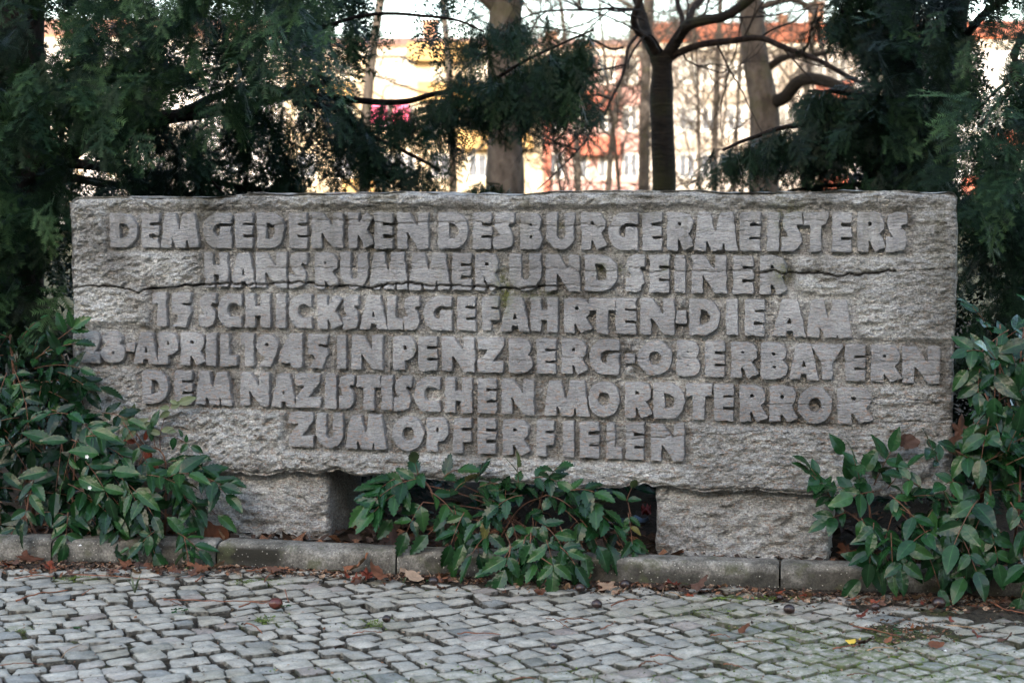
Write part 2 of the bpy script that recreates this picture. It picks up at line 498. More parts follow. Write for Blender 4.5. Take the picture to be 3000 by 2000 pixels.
# ================================================================ the stone slab and its raised letters
ROWS = [
 (((350,626),(1000,624),(2600,624)), ((340,724),(1000,727.5),(1500,729),(2000,733),(2640,737)),
  'D 323 402|E 416 466|M 473 583|G 597 678|E 690 739|D 753 833|E 848 899|N 914 1004|K 1021 1096|E 1097 1150|N 1165 1254|D 1285 1372|E 1386 1438|S 1446 1505|B 1525 1588|U 1602 1683|R 1703 1778|G 1782 1867|E 1883 1938|R 1955 2034|M 2033 2161|E 2168 2227|I 2248 2282|S 2290 2350|T 2355 2425|E 2438 2494|R 2513 2597|S 2597 2658'),
 (((600,741),(1200,740),(1700,747),(2300,751)), ((600,839),(1200,847),(1700,852),(2300,861)),
  'H 600 667|A 677 748|N 750 838|S 848 897|R 922 993|U 998 1078|M 1083 1195|M 1198 1318|E 1325 1380|R 1393 1465|U 1494 1584|N 1600 1698|D 1714 1808|S 1834 1887|E 1904 1959|I 1976 2006|N 2027 2127|E 2148 2206|R 2227 2309'),
 (((450,858),(1200,868),(1700,875),(2450,880)), ((450,954),(1000,962),(1500,969),(1800,977),(2300,984),(2490,990)),
  '1 447 486|5 504 558|S 583 632|C 638 706|H 720 790|I 809 836|C 847 912|K 931 1005|S 1006 1051|A 1056 1134|L 1136 1180|S 1184 1229|G 1242 1323|E 1340 1391|F 1413 1462|A 1466 1552|H 1555 1633|R 1653 1732|T 1726 1802|E 1804 1862|N 1876 1975|. 1981 2010|D 2020 2108|I 2128 2160|E 2182 2239|A 2264 2361|M 2363 2495'),
 (((250,971),(900,980),(1500,992),(2200,1004),(2750,1017)), ((250,1061),(900,1076),(1500,1091),(2000,1101),(2300,1109),(2750,1123)),
  '2 238 292|8 296 365|. 370 395|A 391 463|P 464 521|R 530 603|I 604 632|L 646 692|1 705 743|9 752 812|4 819 888|5 903 960|I 989 1014|N 1031 1120|P 1153 1220|E 1227 1280|N 1295 1389|Z 1400 1475|B 1492 1558|E 1573 1626|R 1647 1722|G 1727 1813|. 1831 1860|O 1869 1968|B 1983 2050|E 2066 2122|R 2142 2222|B 2230 2308|A 2312 2398|Y 2378 2468|E 2476 2535|R 2553 2642|N 2644 2753'),
 (((430,1085),(1000,1099),(1500,1112),(2000,1125),(2550,1138)), ((430,1180),(700,1186),(1000,1196),(1400,1209),(1800,1221),(2100,1231),(2550,1244)),
  'D 418 492|E 512 561|M 574 678|N 705 788|A 797 866|Z 868 938|I 954 985|S 995 1037|T 1047 1115|I 1119 1150|S 1156 1205|C 1214 1288|H 1304 1382|E 1400 1453|N 1470 1563|M 1594 1726|O 1723 1815|R 1831 1912|D 1915 2006|T 2010 2084|E 2093 2148|R 2168 2248|R 2255 2337|O 2338 2437|R 2454 2561'),
 (((850,1206),(1200,1221),(1450,1229),(1950,1243)), ((850,1306),(1200,1319),(1400,1327),(1650,1337),(2000,1351)),
  'Z 848 917|U 929 1005|M 1015 1132|O 1151 1240|P 1251 1314|F 1329 1379|E 1400 1451|R 1473 1553|F 1573 1622|I 1649 1681|E 1698 1753|L 1777 1821|E 1834 1885|N 1908 2003'),
]

def arc(cx, cy, rx, ry, a0, a1, n=10):
    return [(cx + rx*math.cos(R(a0+(a1-a0)*i/n)), cy + ry*math.sin(R(a0+(a1-a0)*i/n))) for i in range(n+1)]

G = {}   # glyph: (outer polygons, holes) in a unit box
G['E'] = ([[(0,0),(1,0),(1,.285),(.46,.285),(.46,.39),(1,.385),(1,.625),(.46,.635),(.46,.74),(1,.735),(1,1),(0,1)]], [])
G['F'] = ([[(0,0),(.52,0),(.50,.31),(1,.33),(1,.61),(.48,.63),(.48,.74),(1,.73),(1,1),(0,1)]], [])
G['I'] = ([[(0,0),(1,0),(1,1),(0,1)]], [])
G['.'] = ([[(0,0),(1,0),(1,1),(0,1)]], [])
G['L'] = ([[(0,0),(1,0),(1,.30),(.52,.31),(.52,1),(0,1)]], [])
G['T'] = ([[(.28,0),(.72,0),(.72,.68),(1,.68),(1,1),(0,1),(0,.68),(.28,.68)]], [])
G['H'] = ([[(0,0),(.38,0),(.38,.35),(.62,.35),(.62,0),(1,0),(1,1),(.64,1),(.64,.63),(.37,.63),(.37,1),(0,1)]], [])
G['D'] = ([[(0,0),(.45,0)] + arc(.45,.5,.55,.5,-90,90,14) + [(0,1)]], [[(.34,.27)] + arc(.42,.50,.27,.23,-90,90,8) + [(.34,.73)]])
G['O'] = ([arc(.5,.5,.5,.5,0,350,26)], [arc(.5,.5,.20,.22,0,350,14)])
G['C'] = ([[(1,0),(1,.33),(.80,.28)] + arc(.62,.5,.25,.22,-90,-270,8) + [(.82,.72),(1,.62),(1,1),(.6,1)] + arc(.5,.5,.5,.5,90,270,14) + [(.6,0)]], [])
G['G'] = ([[(1,0),(1,.60),(.60,.60),(.60,.34),(.50,.31)] + arc(.55,.5,.20,.20,-110,-260,8) + [(.55,.73),(1,.70),(1,1),(.6,1)] + arc(.5,.5,.5,.5,90,270,14) + [(.6,0)]], [])
G['U'] = ([[(0,1),(0,.45)] + arc(.5,.42,.5,.42,180,360,14) + [(1,1),(.64,1),(.64,.38)] + arc(.5,.38,.14,.12,0,-180,6) + [(.36,1)]], [])
G['M'] = ([[(0,0),(.27,0),(.29,.32),(.40,0),(.64,0),(.69,.32),(.73,0),(1,0),(.88,1),(.59,1),(.485,.42),(.37,1),(.11,1)]], [])
G['N'] = ([[(0,0),(.31,0),(.31,.50),(.70,0),(1,0),(1,1),(.69,1),(.68,.55),(.36,1),(0,1)]], [])
G['K'] = ([[(0,0),(.38,0),(.37,.42),(.60,0),(1,.13),(.70,.52),(.95,.86),(.66,1),(.38,.62),(.37,1),(0,1)]], [])
G['A'] = ([[(0,0),(.37,0),(.40,.17),(.61,.17),(.64,0),(1,0),(.74,1),(.27,1)]], [[(.42,.34),(.59,.34),(.50,.60)]])
G['S'] = ([[(0,0),(.50,0),(.80,.07),(.96,.24),(.92,.44),(.70,.64),(.76,.72),(1,.70),(1,1),(.42,1),(.13,.92),(.04,.74),(.14,.52),(.36,.36),(0,.37)]], [])
G['R'] = ([[(0,0),(.38,0),(.375,.36),(.62,0),(1,.12),(.76,.45),(.91,.58),(.93,.78),(.80,.95),(.58,1),(0,1)]], [[(.37,.66),(.50,.66),(.53,.71),(.48,.77),(.37,.77)]])
G['P'] = ([[(0,0),(.47,.02),(.48,.31)] + arc(.55,.65,.45,.35,-80,90,10) + [(0,1)]], [[(.42,.57),(.55,.58),(.60,.66),(.54,.75),(.42,.75)]])
G['B'] = ([[(0,0),(.55,0)] + arc(.62,.27,.38,.27,-80,70,7) + [(.80,.53),(.93,.66),(.95,.80),(.82,.95),(.6,1),(0,1)]], [[(.42,.27),(.56,.28),(.56,.37),(.42,.37)], [(.42,.64),(.54,.65),(.54,.73),(.42,.73)]])
G['Z'] = ([[(0,0),(1,0),(1,.30),(.52,.30),(.98,.74),(1,1),(0,1),(0,.68),(.44,.67),(0,.30)]], [])
G['Y'] = ([[(.33,0),(.68,0),(.68,.48),(1,.94),(.98,1),(0,1),(0,.92),(.34,.48)]], [])
G['1'] = ([[(.36,0),(1,0),(1,1),(0,1),(0,.66),(.36,.70)]], [])
G['2'] = ([[(0,0),(1,0),(1,.30),(.66,.31),(.92,.55),(.98,.76),(.85,.94),(.5,1),(.12,.96),(.03,.88),(.05,.66),(.34,.68),(.36,.60),(0,.24)]], [])
G['8'] = ([arc(.5,.32,.5,.32,0,345,20), arc(.46,.77,.38,.23,0,345,18)], [arc(.5,.33,.10,.07,0,300,6), arc(.46,.77,.07,.05,0,300,6)])
G['9'] = ([arc(.5,.64,.5,.36,0,345,22), [(.98,.62),(.9,.38),(.70,0),(.12,0),(.58,.35),(.6,.5)]], [arc(.5,.66,.10,.07,0,300,6)])
G['4'] = ([[(.50,0),(.95,0),(.95,1),(.42,1),(0,.40),(0,.13),(.50,.13)]], [[(.42,.46),(.52,.46),(.50,.56)]])
G['5'] = ([[(0,0),(.72,0),(1,.42),(.94,.60),(.55,.64),(.55,.71),(.92,.70),(1,1),(0,1),(0,.40),(.22,.38),(.35,.28),(.28,.14)]], [])

def poly_sd(P, x, y):
    """signed distance, positive inside"""
    P = np.asarray(P, float)
    Q = np.roll(P, -1, axis=0)
    d = np.full(x.shape, 1e9)
    inside = np.zeros(x.shape, bool)
    for (ax, ay), (bx, by) in zip(P, Q):
        ex, ey = bx - ax, by - ay
        L = ex*ex + ey*ey
        if L < 1e-14: continue
        t = np.clip(((x-ax)*ex + (y-ay)*ey) / L, 0, 1)
        d = np.minimum(d, np.hypot(x-ax-t*ex, y-ay-t*ey))
        c = (ay > y) != (by > y)
        with np.errstate(divide='ignore', invalid='ignore'):
            xi = (bx-ax) * (y-ay) / (by-ay) + ax
        inside ^= c & (x < xi)
    return np.where(inside, d, -d)

# ---- cracks, traced over the face
CR = [
 (4.5, 7, [(212,843),(240,840),(276,837),(320,839),(349,843),(385,850),(404,858),(425,848),(438,845),(480,843),(515,841),(540,834),(561,837),(605,834),(651,831),(675,828),(690,834),(753,833),(820,829),(889,828),(915,829),(931,837),(990,839),(1045,837),(1076,845),(1110,837),(1150,834),(1190,827),(1230,832),(1265,838),(1320,836),(1359,840),(1400,838),(1448,840),(1487,846),(1520,848),(1564,841),(1602,837),(1633,839)]),
 (1.6, 4, [(1633,839),(1670,836),(1714,838),(1778,842),(1820,839),(1850,840)]),
 (4.2, 7, [(2225,800),(2245,797),(2268,791),(2291,804),(2320,798),(2355,801),(2396,798),(2430,803),(2465,810),(2488,801),(2521,805),(2560,800),(2590,796),(2623,794)]),
 (1.8, 5, [(2623,794),(2661,795),(2700,791),(2740,790),(2797,786)]),
 (2.2, 5, [(1844,782),(1870,788),(1908,799),(1946,791),(1985,796),(2023,794),(2061,793),(2100,799),(2115,794),(2160,795),(2197,792),(2225,800)]),
 (2.2, 5, [(754,659),(790,664),(830,655)]),
 (2.0, 5, [(915,642),(951,643),(1002,646),(1040,642),(1096,650),(1145,658),(1172,655),(1206,656),(1257,650),(1310,652),(1372,648),(1410,652),(1448,656),(1490,653),(1525,655),(1560,659),(1584,664),(1610,660),(1666,664),(1700,657),(1730,660),(1775,666),(1844,663),(1883,667)]),
 (1.3, 3, [(1020,660),(1045,659),(1060,657)]),
 (1.5, 4, [(750,787),(800,784),(870,786),(999,782),(1043,787),(1090,787),(1130,785),(1183,790),(1226,786),(1257,784),(1267,789),(1300,790),(1339,796),(1392,789),(1448,798),(1500,785),(1560,789),(1602,789),(1640,787),(1668,781),(1694,796),(1742,794),(1790,796),(1830,785)]),
 (2.0, 5, [(1732,1303),(1755,1298),(1777,1295),(1795,1289),(1813,1285),(1835,1284),(1857,1286),(1880,1283),(1902,1279),(1943,1283),(1961,1275),(1976,1280),(2000,1278),(2023,1270),(2080,1272),(2153,1272),(2199,1263),(2255,1256)]),
 (1.5, 4, [(1732,1268),(1785,1264),(1830,1268),(1880,1266),(1910,1262),(1960,1264)]),
 (2.2, 5, [(2229,1240),(2290,1238),(2357,1243),(2446,1243),(2510,1243),(2561,1240),(2610,1238),(2655,1234),(2720,1234),(2797,1230)]),
 (1.3, 4, [(2255,1186),(2320,1184),(2380,1186),(2446,1184),(2500,1176),(2560,1168),(2660,1170),(2760,1180)]),
 (1.3, 4, [(2560,1116),(2604,1112),(2642,1112),(2673,1101),(2744,1096),(2797,1100)]),
 (1.1, 3, [(2300,1063),(2450,1058),(2560,1064),(2680,1054),(2797,1062)]),
 (1.0, 3, [(1400,1053),(1520,1056),(1640,1048),(1760,1046),(1860,1050),(1960,1052),(2060,1048),(2200,1060)]),
 (1.2, 4, [(560,1178),(640,1172),(700,1168),(770,1166)]),
 (1.1, 3, [(1080,593),(1200,600),(1330,612),(1420,618),(1520,622)]),
 (1.1, 3, [(350,672),(420,668),(470,676)]),
 (1.0, 3, [(1980,668),(2040,676),(2120,680),(2180,676)]),
 (1.0, 3, [(1990,625),(2110,632),(2180,650),(2310,642),(2420,650)]),
 (1.3, 4, [(880,648),(915,642)]),
 (1.2, 4, [(480,1296),(440,1276),(420,1278)]),
]
CRS = []
for w, dep, pl in CR:
    pp = []
    for i in range(len(pl) - 1):
        a, b = np.array(pl[i], float), np.array(pl[i+1], float)
        k = max(1, int(np.linalg.norm(b - a) / 11))
        for j in range(k):
            p = a + (b - a) * j / k
            if j: p = p + np.array([rng.uniform(-2, 2), rng.normal() * 1.9])
            pp.append(p)
    pp.append(np.array(pl[-1], float))
    CRS.append((w, dep, np.array([face_sz(*p) for p in pp])))

def crack_field(s, z):
    """(how much painted groove shade, how deep) at a point of the face"""
    dirt_shade = np.zeros(s.shape); deep = np.zeros(s.shape)
    for w, dep, P in CRS:
        small = w < 3; w = w * (0.00085 if not small else 0.0006); dep = dep * (0.001 if not small else 0.0007)
        box = (s > P[:,0].min()-.01) & (s < P[:,0].max()+.01) & (z > P[:,1].min()-.01) & (z < P[:,1].max()+.01)
        if not box.any(): continue
        ss, zz = s[box], z[box]
        d = np.full(ss.shape, 1e9)
        for i in range(len(P)-1):
            a, b = P[i], P[i+1]
            near = (ss > min(a[0], b[0])-.008) & (ss < max(a[0], b[0])+.008)
            if not near.any(): continue
            e = b - a; L = e @ e + 1e-12
            t = np.clip(((ss[near]-a[0])*e[0] + (zz[near]-a[1])*e[1]) / L, 0, 1)
            dd = np.hypot(ss[near]-a[0]-t*e[0], zz[near]-a[1]-t*e[1])
            d[near] = np.minimum(d[near], dd)
        wv = w * (0.75 + 0.6 * noise(ss*30, zz*30, 0, 91))
        k = 1 - sstep(wv*0.5, wv*0.9 + (0.0016 if not small else 0.0013), d)
        dirt_shade[box] = np.maximum(dirt_shade[box], k * min(1.0, 0.22 + w*260))
        deep[box] = np.maximum(deep[box], (1 - sstep(wv*0.4, wv + 0.003, d)) * dep)
    return dirt_shade, deep

SPOTS = [(1478,865,24,50,.95),(1470,820,20,34,.8),(1560,862,60,12,.6),(1945,785,10,14,.9),(1760,785,14,14,.9),(1820,787,14,10,.8),(2292,800,22,22,.9),
         (2288,640,16,46,.55),(2320,612,42,22,.45),(2285,600,26,24,.4),(1905,625,40,10,.25),(1640,662,12,12,.6),(1290,800,8,30,.3),(1215,1025,8,46,.35),(1260,1050,12,30,.25)]
STAINS = [(612,605,44,42,.75),(600,660,26,50,.35),(820,585,60,14,.3),(1130,600,140,20,.25),(2620,600,190,40,.55),(2740,680,70,110,.45),(2330,590,160,26,.4),(2780,900,26,420,.5),
          (1700,596,420,22,.35),(1400,600,300,20,.3),(1080,668,28,34,.4),(2300,805,40,30,.7),(2480,808,60,12,.35),(2660,850,90,60,.3),(2570,1200,60,24,.25),(300,600,90,20,.3),(620,1360,300,14,.2)]

def spot_field(s, z, L):
    r = np.zeros(s.shape)
    for x, y, rx, ry, k in L:
        cs, cz = face_sz(x, y)
        q = ((s-cs)/(rx*.00092))**2 + ((z-cz)/(ry*.00092))**2
        r = np.maximum(r, k * np.exp(-q * 0.75))
    return r

def undul(s, z):
    """gentle waviness shared by slab face and letter faces"""
    return 0.0035 * fbm(s*2.2, z*3.0, 3.0, 5, 3) + 0.0012 * fbm(s*10, z*26, 1.0, 9, 3)

# ---- letter boxes on the face
BOX = []
for ri, (tp, bt, txt) in enumerate(ROWS):
    tx, ty = zip(*tp); bx, by = zip(*bt)
    for w in txt.split('|'):
        ch, x0, x1 = w.split(); x0, x1 = float(x0), float(x1)
        xm = (x0 + x1) / 2
        t, b = np.interp(xm, tx, ty), np.interp(xm, bx, by)
        if ch == '.':
            t, b = {2: (912, 946), 3: ((1006, 1029) if xm < 1000 else (1039, 1063))}[ri]
        c = [face_sz(x0, b + (np.interp(x0, bx, by) - np.interp(xm, bx, by))), face_sz(x1, b + (np.interp(x1, bx, by) - np.interp(xm, bx, by))),
             face_sz(x1, t), face_sz(x0, t)]
        BOX.append((ri, ch, x0, x1, np.array(c)))

def fade(ri, x):
    """the relief runs out towards the right end of some lines"""
    if ri == 2: return 1 - 0.5 * sstep(2300, 2480, x)
    if ri == 3: return 1 - 0.3 * sstep(2300, 2500, x)
    if ri == 4: return 1 - 0.5 * sstep(2400, 2540, x)
    return 1.0 + 0 * x

# ---- slab face as a height field
TOP = [(206,594),(212,588),(224,583),(420,579),(600,576),(850,573),(1100,571),(1400,569),(1800,566),(2100,565),(2400,563),(2780,566),(2797,570),(2806,582)]
BOT = [(206,1356),(495,1369),(640,1381),(800,1386),(930,1385),(985,1378),(1010,1380),(1045,1394),(1200,1400),(1400,1408),(1560,1415),(1760,1429),(1890,1418),(1915,1428),(2050,1438),(2380,1447),(2700,1455),(2806,1452)]
NS, NZ = 820, 276
topS = np.array([face_sz(*p) for p in TOP]); botS = np.array([face_sz(*p) for p in BOT])
s0, s1 = face_sz(209, 900)[0], face_sz(2800, 900)[0]
uu = np.linspace(0, 1, NS); vv = np.linspace(0, 1, NZ)
UU, VV = np.meshgrid(uu, vv)
SS = s0 + (s1 - s0) * UU
SS = SS + (0.004 * fbm(VV*6, UU*0 + 2, 0, 31, 3)) * (np.abs(UU - .5) * 2) ** 6
ztop = np.interp(SS, topS[:,0], topS[:,1]) + 0.0085*fbm(SS*7, 7.0, 0, 41, 5)
zbot = np.interp(SS, botS[:,0], botS[:,1]) + 0.010*fbm(SS*14, 3.0, 0, 43, 4) + 0.005*np.abs(noise(SS*45, 1.0, 0, 44))
ZZ = zbot + (ztop - zbot) * VV
WID, = [s1 - s0]

rec = np.zeros(SS.shape)
for ri, ch, x0, x1, c in BOX:
    if ch == '.': mg = .006
    else: mg = .009
    lo, hi = c.min(0) - mg, c.max(0) + mg
    d = np.maximum(np.maximum(lo[0]-SS, SS-hi[0]), np.maximum(lo[1]-ZZ, ZZ-hi[1]))
    rec = np.maximum(rec, (1 - sstep(-0.004, 0.017 + 0.009*fbm(SS*28, ZZ*34, 0, 12, 3), d)) * fade(ri, (x0+x1)/2))
ridge = sstep(0.0, 1.0, rec)

# chiselled roughness: pits, slanting tool marks, bedding
diag = SS*0.83 + ZZ*0.56
tool = fbm(diag*26 + 2*fbm(SS*5, ZZ*5, 0, 3, 2), (SS*-0.56 + ZZ*0.83)*60, 0, 21, 3)
pits = fbm(SS*55, ZZ*85, 0, 22, 3)
bed = fbm(SS*12, ZZ*75, 0, 23, 4)
mid = fbm(SS*18, ZZ*26, 0, 25, 3)
left = 1 - sstep(-0.75, -0.25, SS)
hack = np.abs(fbm(diag*42, (SS*-0.56+ZZ*0.83)*75, 0, 28, 3)); ledge = np.abs(fbm(SS*22, ZZ*60, 0, 29, 3))
base_rough = 0.0060*mid + 0.0050*pits + 0.0035*bed + 0.0075*tool*(0.35 + 0.65*left) - 0.013*hack*(0.4+.6*left) - 0.009*ledge + .001
rlo, rhi = face_sz(2500, 700)[0], face_sz(2800, 700)[0]
base_rough += 0.005*fbm(diag*34, (SS*-0.56+ZZ*0.83)*70, 0, 27, 2) * sstep(rlo, rhi, SS)
# curved claw marks, low left
cs, cz = face_sz(430, 1370)
rr = np.hypot((SS - cs)*1.0, (ZZ - cz)*0.75)
lx0, lz0 = face_sz(700, 1290)
claw = np.exp(-(((SS-lx0)/.16)**2 + ((ZZ-lz0)/.055)**2))
base_rough += -0.007 * claw * np.clip(np.sin(rr * 2*math.pi/0.034 + 2.0*noise(SS*12, ZZ*12, 0, 8)) - 0.35, 0, 1)
rough_rec = 0.0052*fbm(SS*45, ZZ*38, 0, 51, 3) + 0.0034*pits - 0.006*np.abs(fbm(SS*80, ZZ*50, 0, 52, 2))
DD = undul(SS, ZZ) + base_rough*(1-ridge) + rough_rec*ridge - 0.0175*rec + 0.001
# a worn, uneven belt along the top
tb = sstep(0.045, 0.0, ztop - ZZ)
DD += tb * (0.010*fbm(SS*14, ZZ*30, 0, 61, 3) - 0.004)
crack_shade, deepf = crack_field(SS, ZZ)
DD -= deepf
crk_step = np.interp(SS, CRS[0][2][:,0], CRS[0][2][:,1])
DD += 0.003 * sstep(0.0, 0.004, ZZ - crk_step) * sstep(s1-.6, s1-1.2, SS)
ed = np.minimum(np.minimum(ztop - ZZ, ZZ - zbot), np.minimum(SS - SS[:, :1], SS[:, -1:] - SS)*0.8)
rad = 0.014
e = np.clip(ed, 0, rad)
DD -= rad - np.sqrt(np.maximum(rad**2 - (rad - e)**2, 0))
stain = np.maximum(spot_field(SS, ZZ, STAINS), 0.55*sstep(-0.2, 0.6, fbm(SS*5, ZZ*9, 0, 71, 3))*sstep(0.10, 0.0, ztop-ZZ))
mossf = spot_field(SS, ZZ, SPOTS)
fv = sz_world(SS.ravel(), ZZ.ravel(), DD.ravel())
idx = np.arange(NS*NZ).reshape(NZ, NS)
ff = np.stack([idx[:-1,:-1], idx[:-1,1:], idx[1:,1:], idx[1:,:-1]], -1).reshape(-1, 4)
# sides, top, back
loop = np.concatenate([idx[0, :-1], idx[:-1, -1], idx[-1, :0:-1], idx[:0:-1, 0]])
TH = 0.36
vs, fs = [fv], [ff]
prev, n0 = loop, len(fv)
dm, zm = SS.ravel()[loop], ZZ.ravel()[loop]
zc = zm.mean()
lays = [.012, .03, .06, .10, .15, .21, .27, .33, TH]
for k, dep in enumerate(lays):
    kk = dep
    sh = 0.006*fbm(dm*14, zm*14, dep*16, 77, 3)
    zz2 = zm + sh + 0.004 * np.sign(zm - zc) * (1 if k < 8 else -2)
    ss2 = dm + 0.006*fbm(dm*11, zm*19, dep*14, 78, 3)
    ring = sz_world(ss2, zz2, np.full(len(loop), -kk))
    vs.append(ring)
    cur = n0 + np.arange(len(loop))
    n0 += len(loop)
    fs.append(np.stack([prev, cur, np.roll(cur, -1), np.roll(prev, -1)], -1))
    prev = cur
V = np.concatenate(vs)
ext = len(V) - len(fv)
A = {'rec': np.concatenate([rec.ravel()*0.9, np.zeros(ext)]), 'crack': np.concatenate([crack_shade.ravel(), np.zeros(ext)]),
     'stain': np.concatenate([stain.ravel(), np.full(ext, .3)]), 'moss': np.concatenate([mossf.ravel(), np.zeros(ext)])}
Fq = np.concatenate(fs)
monument = empty('memorial_stone', sz_world([0.0], [0.0], [-0.15])[0],
                 'long rough grey memorial slab with raised German lettering resting on two low stone blocks', 'monument')
# back cap joined as one more ring of quads between mirrored columns of the last ring
nb = len(loop)
bl = prev
half = []
a_i, b_i = 0, nb - 1
nsx = NS - 1
bottom = bl[:NS-1]; right = bl[NS-1:NS-1+NZ-1]; topr = bl[NS-1+NZ-1:2*(NS-1)+NZ-1]; leftr = bl[2*(NS-1)+NZ-1:]
bb = np.append(bottom, right[0]); tt = np.append(topr, leftr[0])[::-1]
bk = np.stack([bb[:-1], tt[:-1], tt[1:], bb[1:]], -1)
Fq = np.concatenate([Fq, bk])
slab = obj('slab', V, Fq, M['stone'], monument, smooth=True, attrs=A)
slab.data.set_sharp_from_angle(angle=R(70))

# ---- raised letters, each a mesh of its own
CELL = 0.0034
def letter_mesh(ri, ch, x0, x1, c, k):
    P = [np.array(p, float) for p in G[ch][0]]; H = [np.array(p, float) for p in G[ch][1]]
    jr = np.random.default_rng(100 + k)
    def warp(p):
        u = p[:,0:1]; v = p[:,1:2]
        q = (1-u)*(1-v)*c[0] + u*(1-v)*c[1] + u*v*c[2] + (1-u)*v*c[3]
        out = []
        for i in range(len(q)):                      # hand-cut: subdivide the outline and let it wander
            a, b = q[i], q[(i+1) % len(q)]
            m = max(1, int(np.linalg.norm(b-a) / 0.012))
            for j in range(m):
                pt = a + (b-a)*j/m
                out.append(pt + jr.normal(size=2) * (0.0005 if j else 0.0007))
        return np.array(out)
    P = [warp(p) for p in P]; H = [warp(p) for p in H]
    def sdf(x, y):
        d = poly_sd(P[0], x, y)
        for p in P[1:]: d = np.maximum(d, poly_sd(p, x, y))
        for h in H: d = np.minimum(d, -poly_sd(h, x, y))
        chip = 0.0016 * noise(x*90, y*90, k, 5) + (0.0035*np.clip(noise(x*38, y*38, k, 6) - 0.45, 0, 1)*2 if ri < 2 else 0.0015*np.clip(noise(x*38, y*38, k, 6) - 0.5, 0, 1)*2)
        return d - chip + 0.0005
    allp = np.concatenate(P)
    lo, hi = allp.min(0) - CELL, allp.max(0) + CELL
    nx, ny = int((hi[0]-lo[0])/CELL) + 2, int((hi[1]-lo[1])/CELL) + 2
    X, Y = np.meshgrid(lo[0] + np.arange(nx)*CELL, lo[1] + np.arange(ny)*CELL)
    d = sdf(X, Y)
    cd = (d[:-1,:-1] + d[1:,:-1] + d[:-1,1:] + d[1:,1:]) / 4
    keep = cd > -0.05*CELL
    ii = np.arange(nx*ny).reshape(ny, nx)
    q = np.stack([ii[:-1,:-1], ii[:-1,1:], ii[1:,1:], ii[1:,:-1]], -1)[keep]
    used = np.unique(q)
    mp = -np.ones(nx*ny, int); mp[used] = np.arange(len(used))
    q = mp[q]
    x, y, dd = X.ravel()[used], Y.ravel()[used], d.ravel()[used]
    # boundary vertices go to the outline
    ed = {}
    for f in q:
        for a, b in ((f[0],f[1]),(f[1],f[2]),(f[2],f[3]),(f[3],f[0])):
            ed[(a, b)] = 1
    bd = [(a, b) for (a, b) in ed if (b, a) not in ed]
    bv = np.unique(np.array(bd).ravel())
    for it in range(2):
        h = 0.0006
        g0 = sdf(x[bv], y[bv])
        gx = (sdf(x[bv]+h, y[bv]) - sdf(x[bv]-h, y[bv])) / (2*h); gy = (sdf(x[bv], y[bv]+h) - sdf(x[bv], y[bv]-h)) / (2*h)
        g2 = np.maximum(gx*gx + gy*gy, 0.4)
        st = np.clip(g0/g2, -CELL*0.9, CELL*0.9)
        x[bv] -= st*gx; y[bv] -= st*gy
    gx = (sdf(x[bv]+h, y[bv]) - sdf(x[bv]-h, y[bv])) / (2*h); gy = (sdf(x[bv], y[bv]+h) - sdf(x[bv], y[bv]-h)) / (2*h)
    gn = np.hypot(gx, gy) + 1e-6
    dirt_shade, deep = crack_field(x, y)
    fd = float(fade(ri, np.float64((x0+x1)/2)))
    dep = undul(x, y) + 0.0022 + 0.0009*fbm(x*30, y*90, 0, 81, 3) - deep
    isb = np.zeros(len(x), bool); isb[bv] = True
    dep = dep - np.where(isb, 0.0006, 0.0)
    front = sz_world(x, y, dep)
    bx, by = x[bv] - gx/gn*0.0022, y[bv] - gy/gn*0.0022
    back = sz_world(bx, by, np.full(len(bv), -0.028))
    bm = {int(v): len(x) + i for i, v in enumerate(bv)}
    walls = [(b, a, bm[int(a)], bm[int(b)]) for a, b in bd]
    faces = np.concatenate([q, np.array(walls)])
    n = len(bv)
    at = {'rec': np.concatenate([np.zeros(len(x)), np.full(n, .35)]), 'crack': np.concatenate([dirt_shade, np.zeros(n)]),
          'stain': np.concatenate([0.6*spot_field(x, y, STAINS), np.full(n, .3)]),
          'moss': np.concatenate([spot_field(x, y, SPOTS)*0.8, np.zeros(n)])}
    return np.concatenate([front, back]), faces, at
for k, (ri, ch, x0, x1, c) in enumerate(BOX):
    v, f, at = letter_mesh(ri, ch, x0, x1, c, k)
    obj('raised_dot' if ch == '.' else 'letter', v, f, M['letter'], monument, sharp=28, attrs=at)

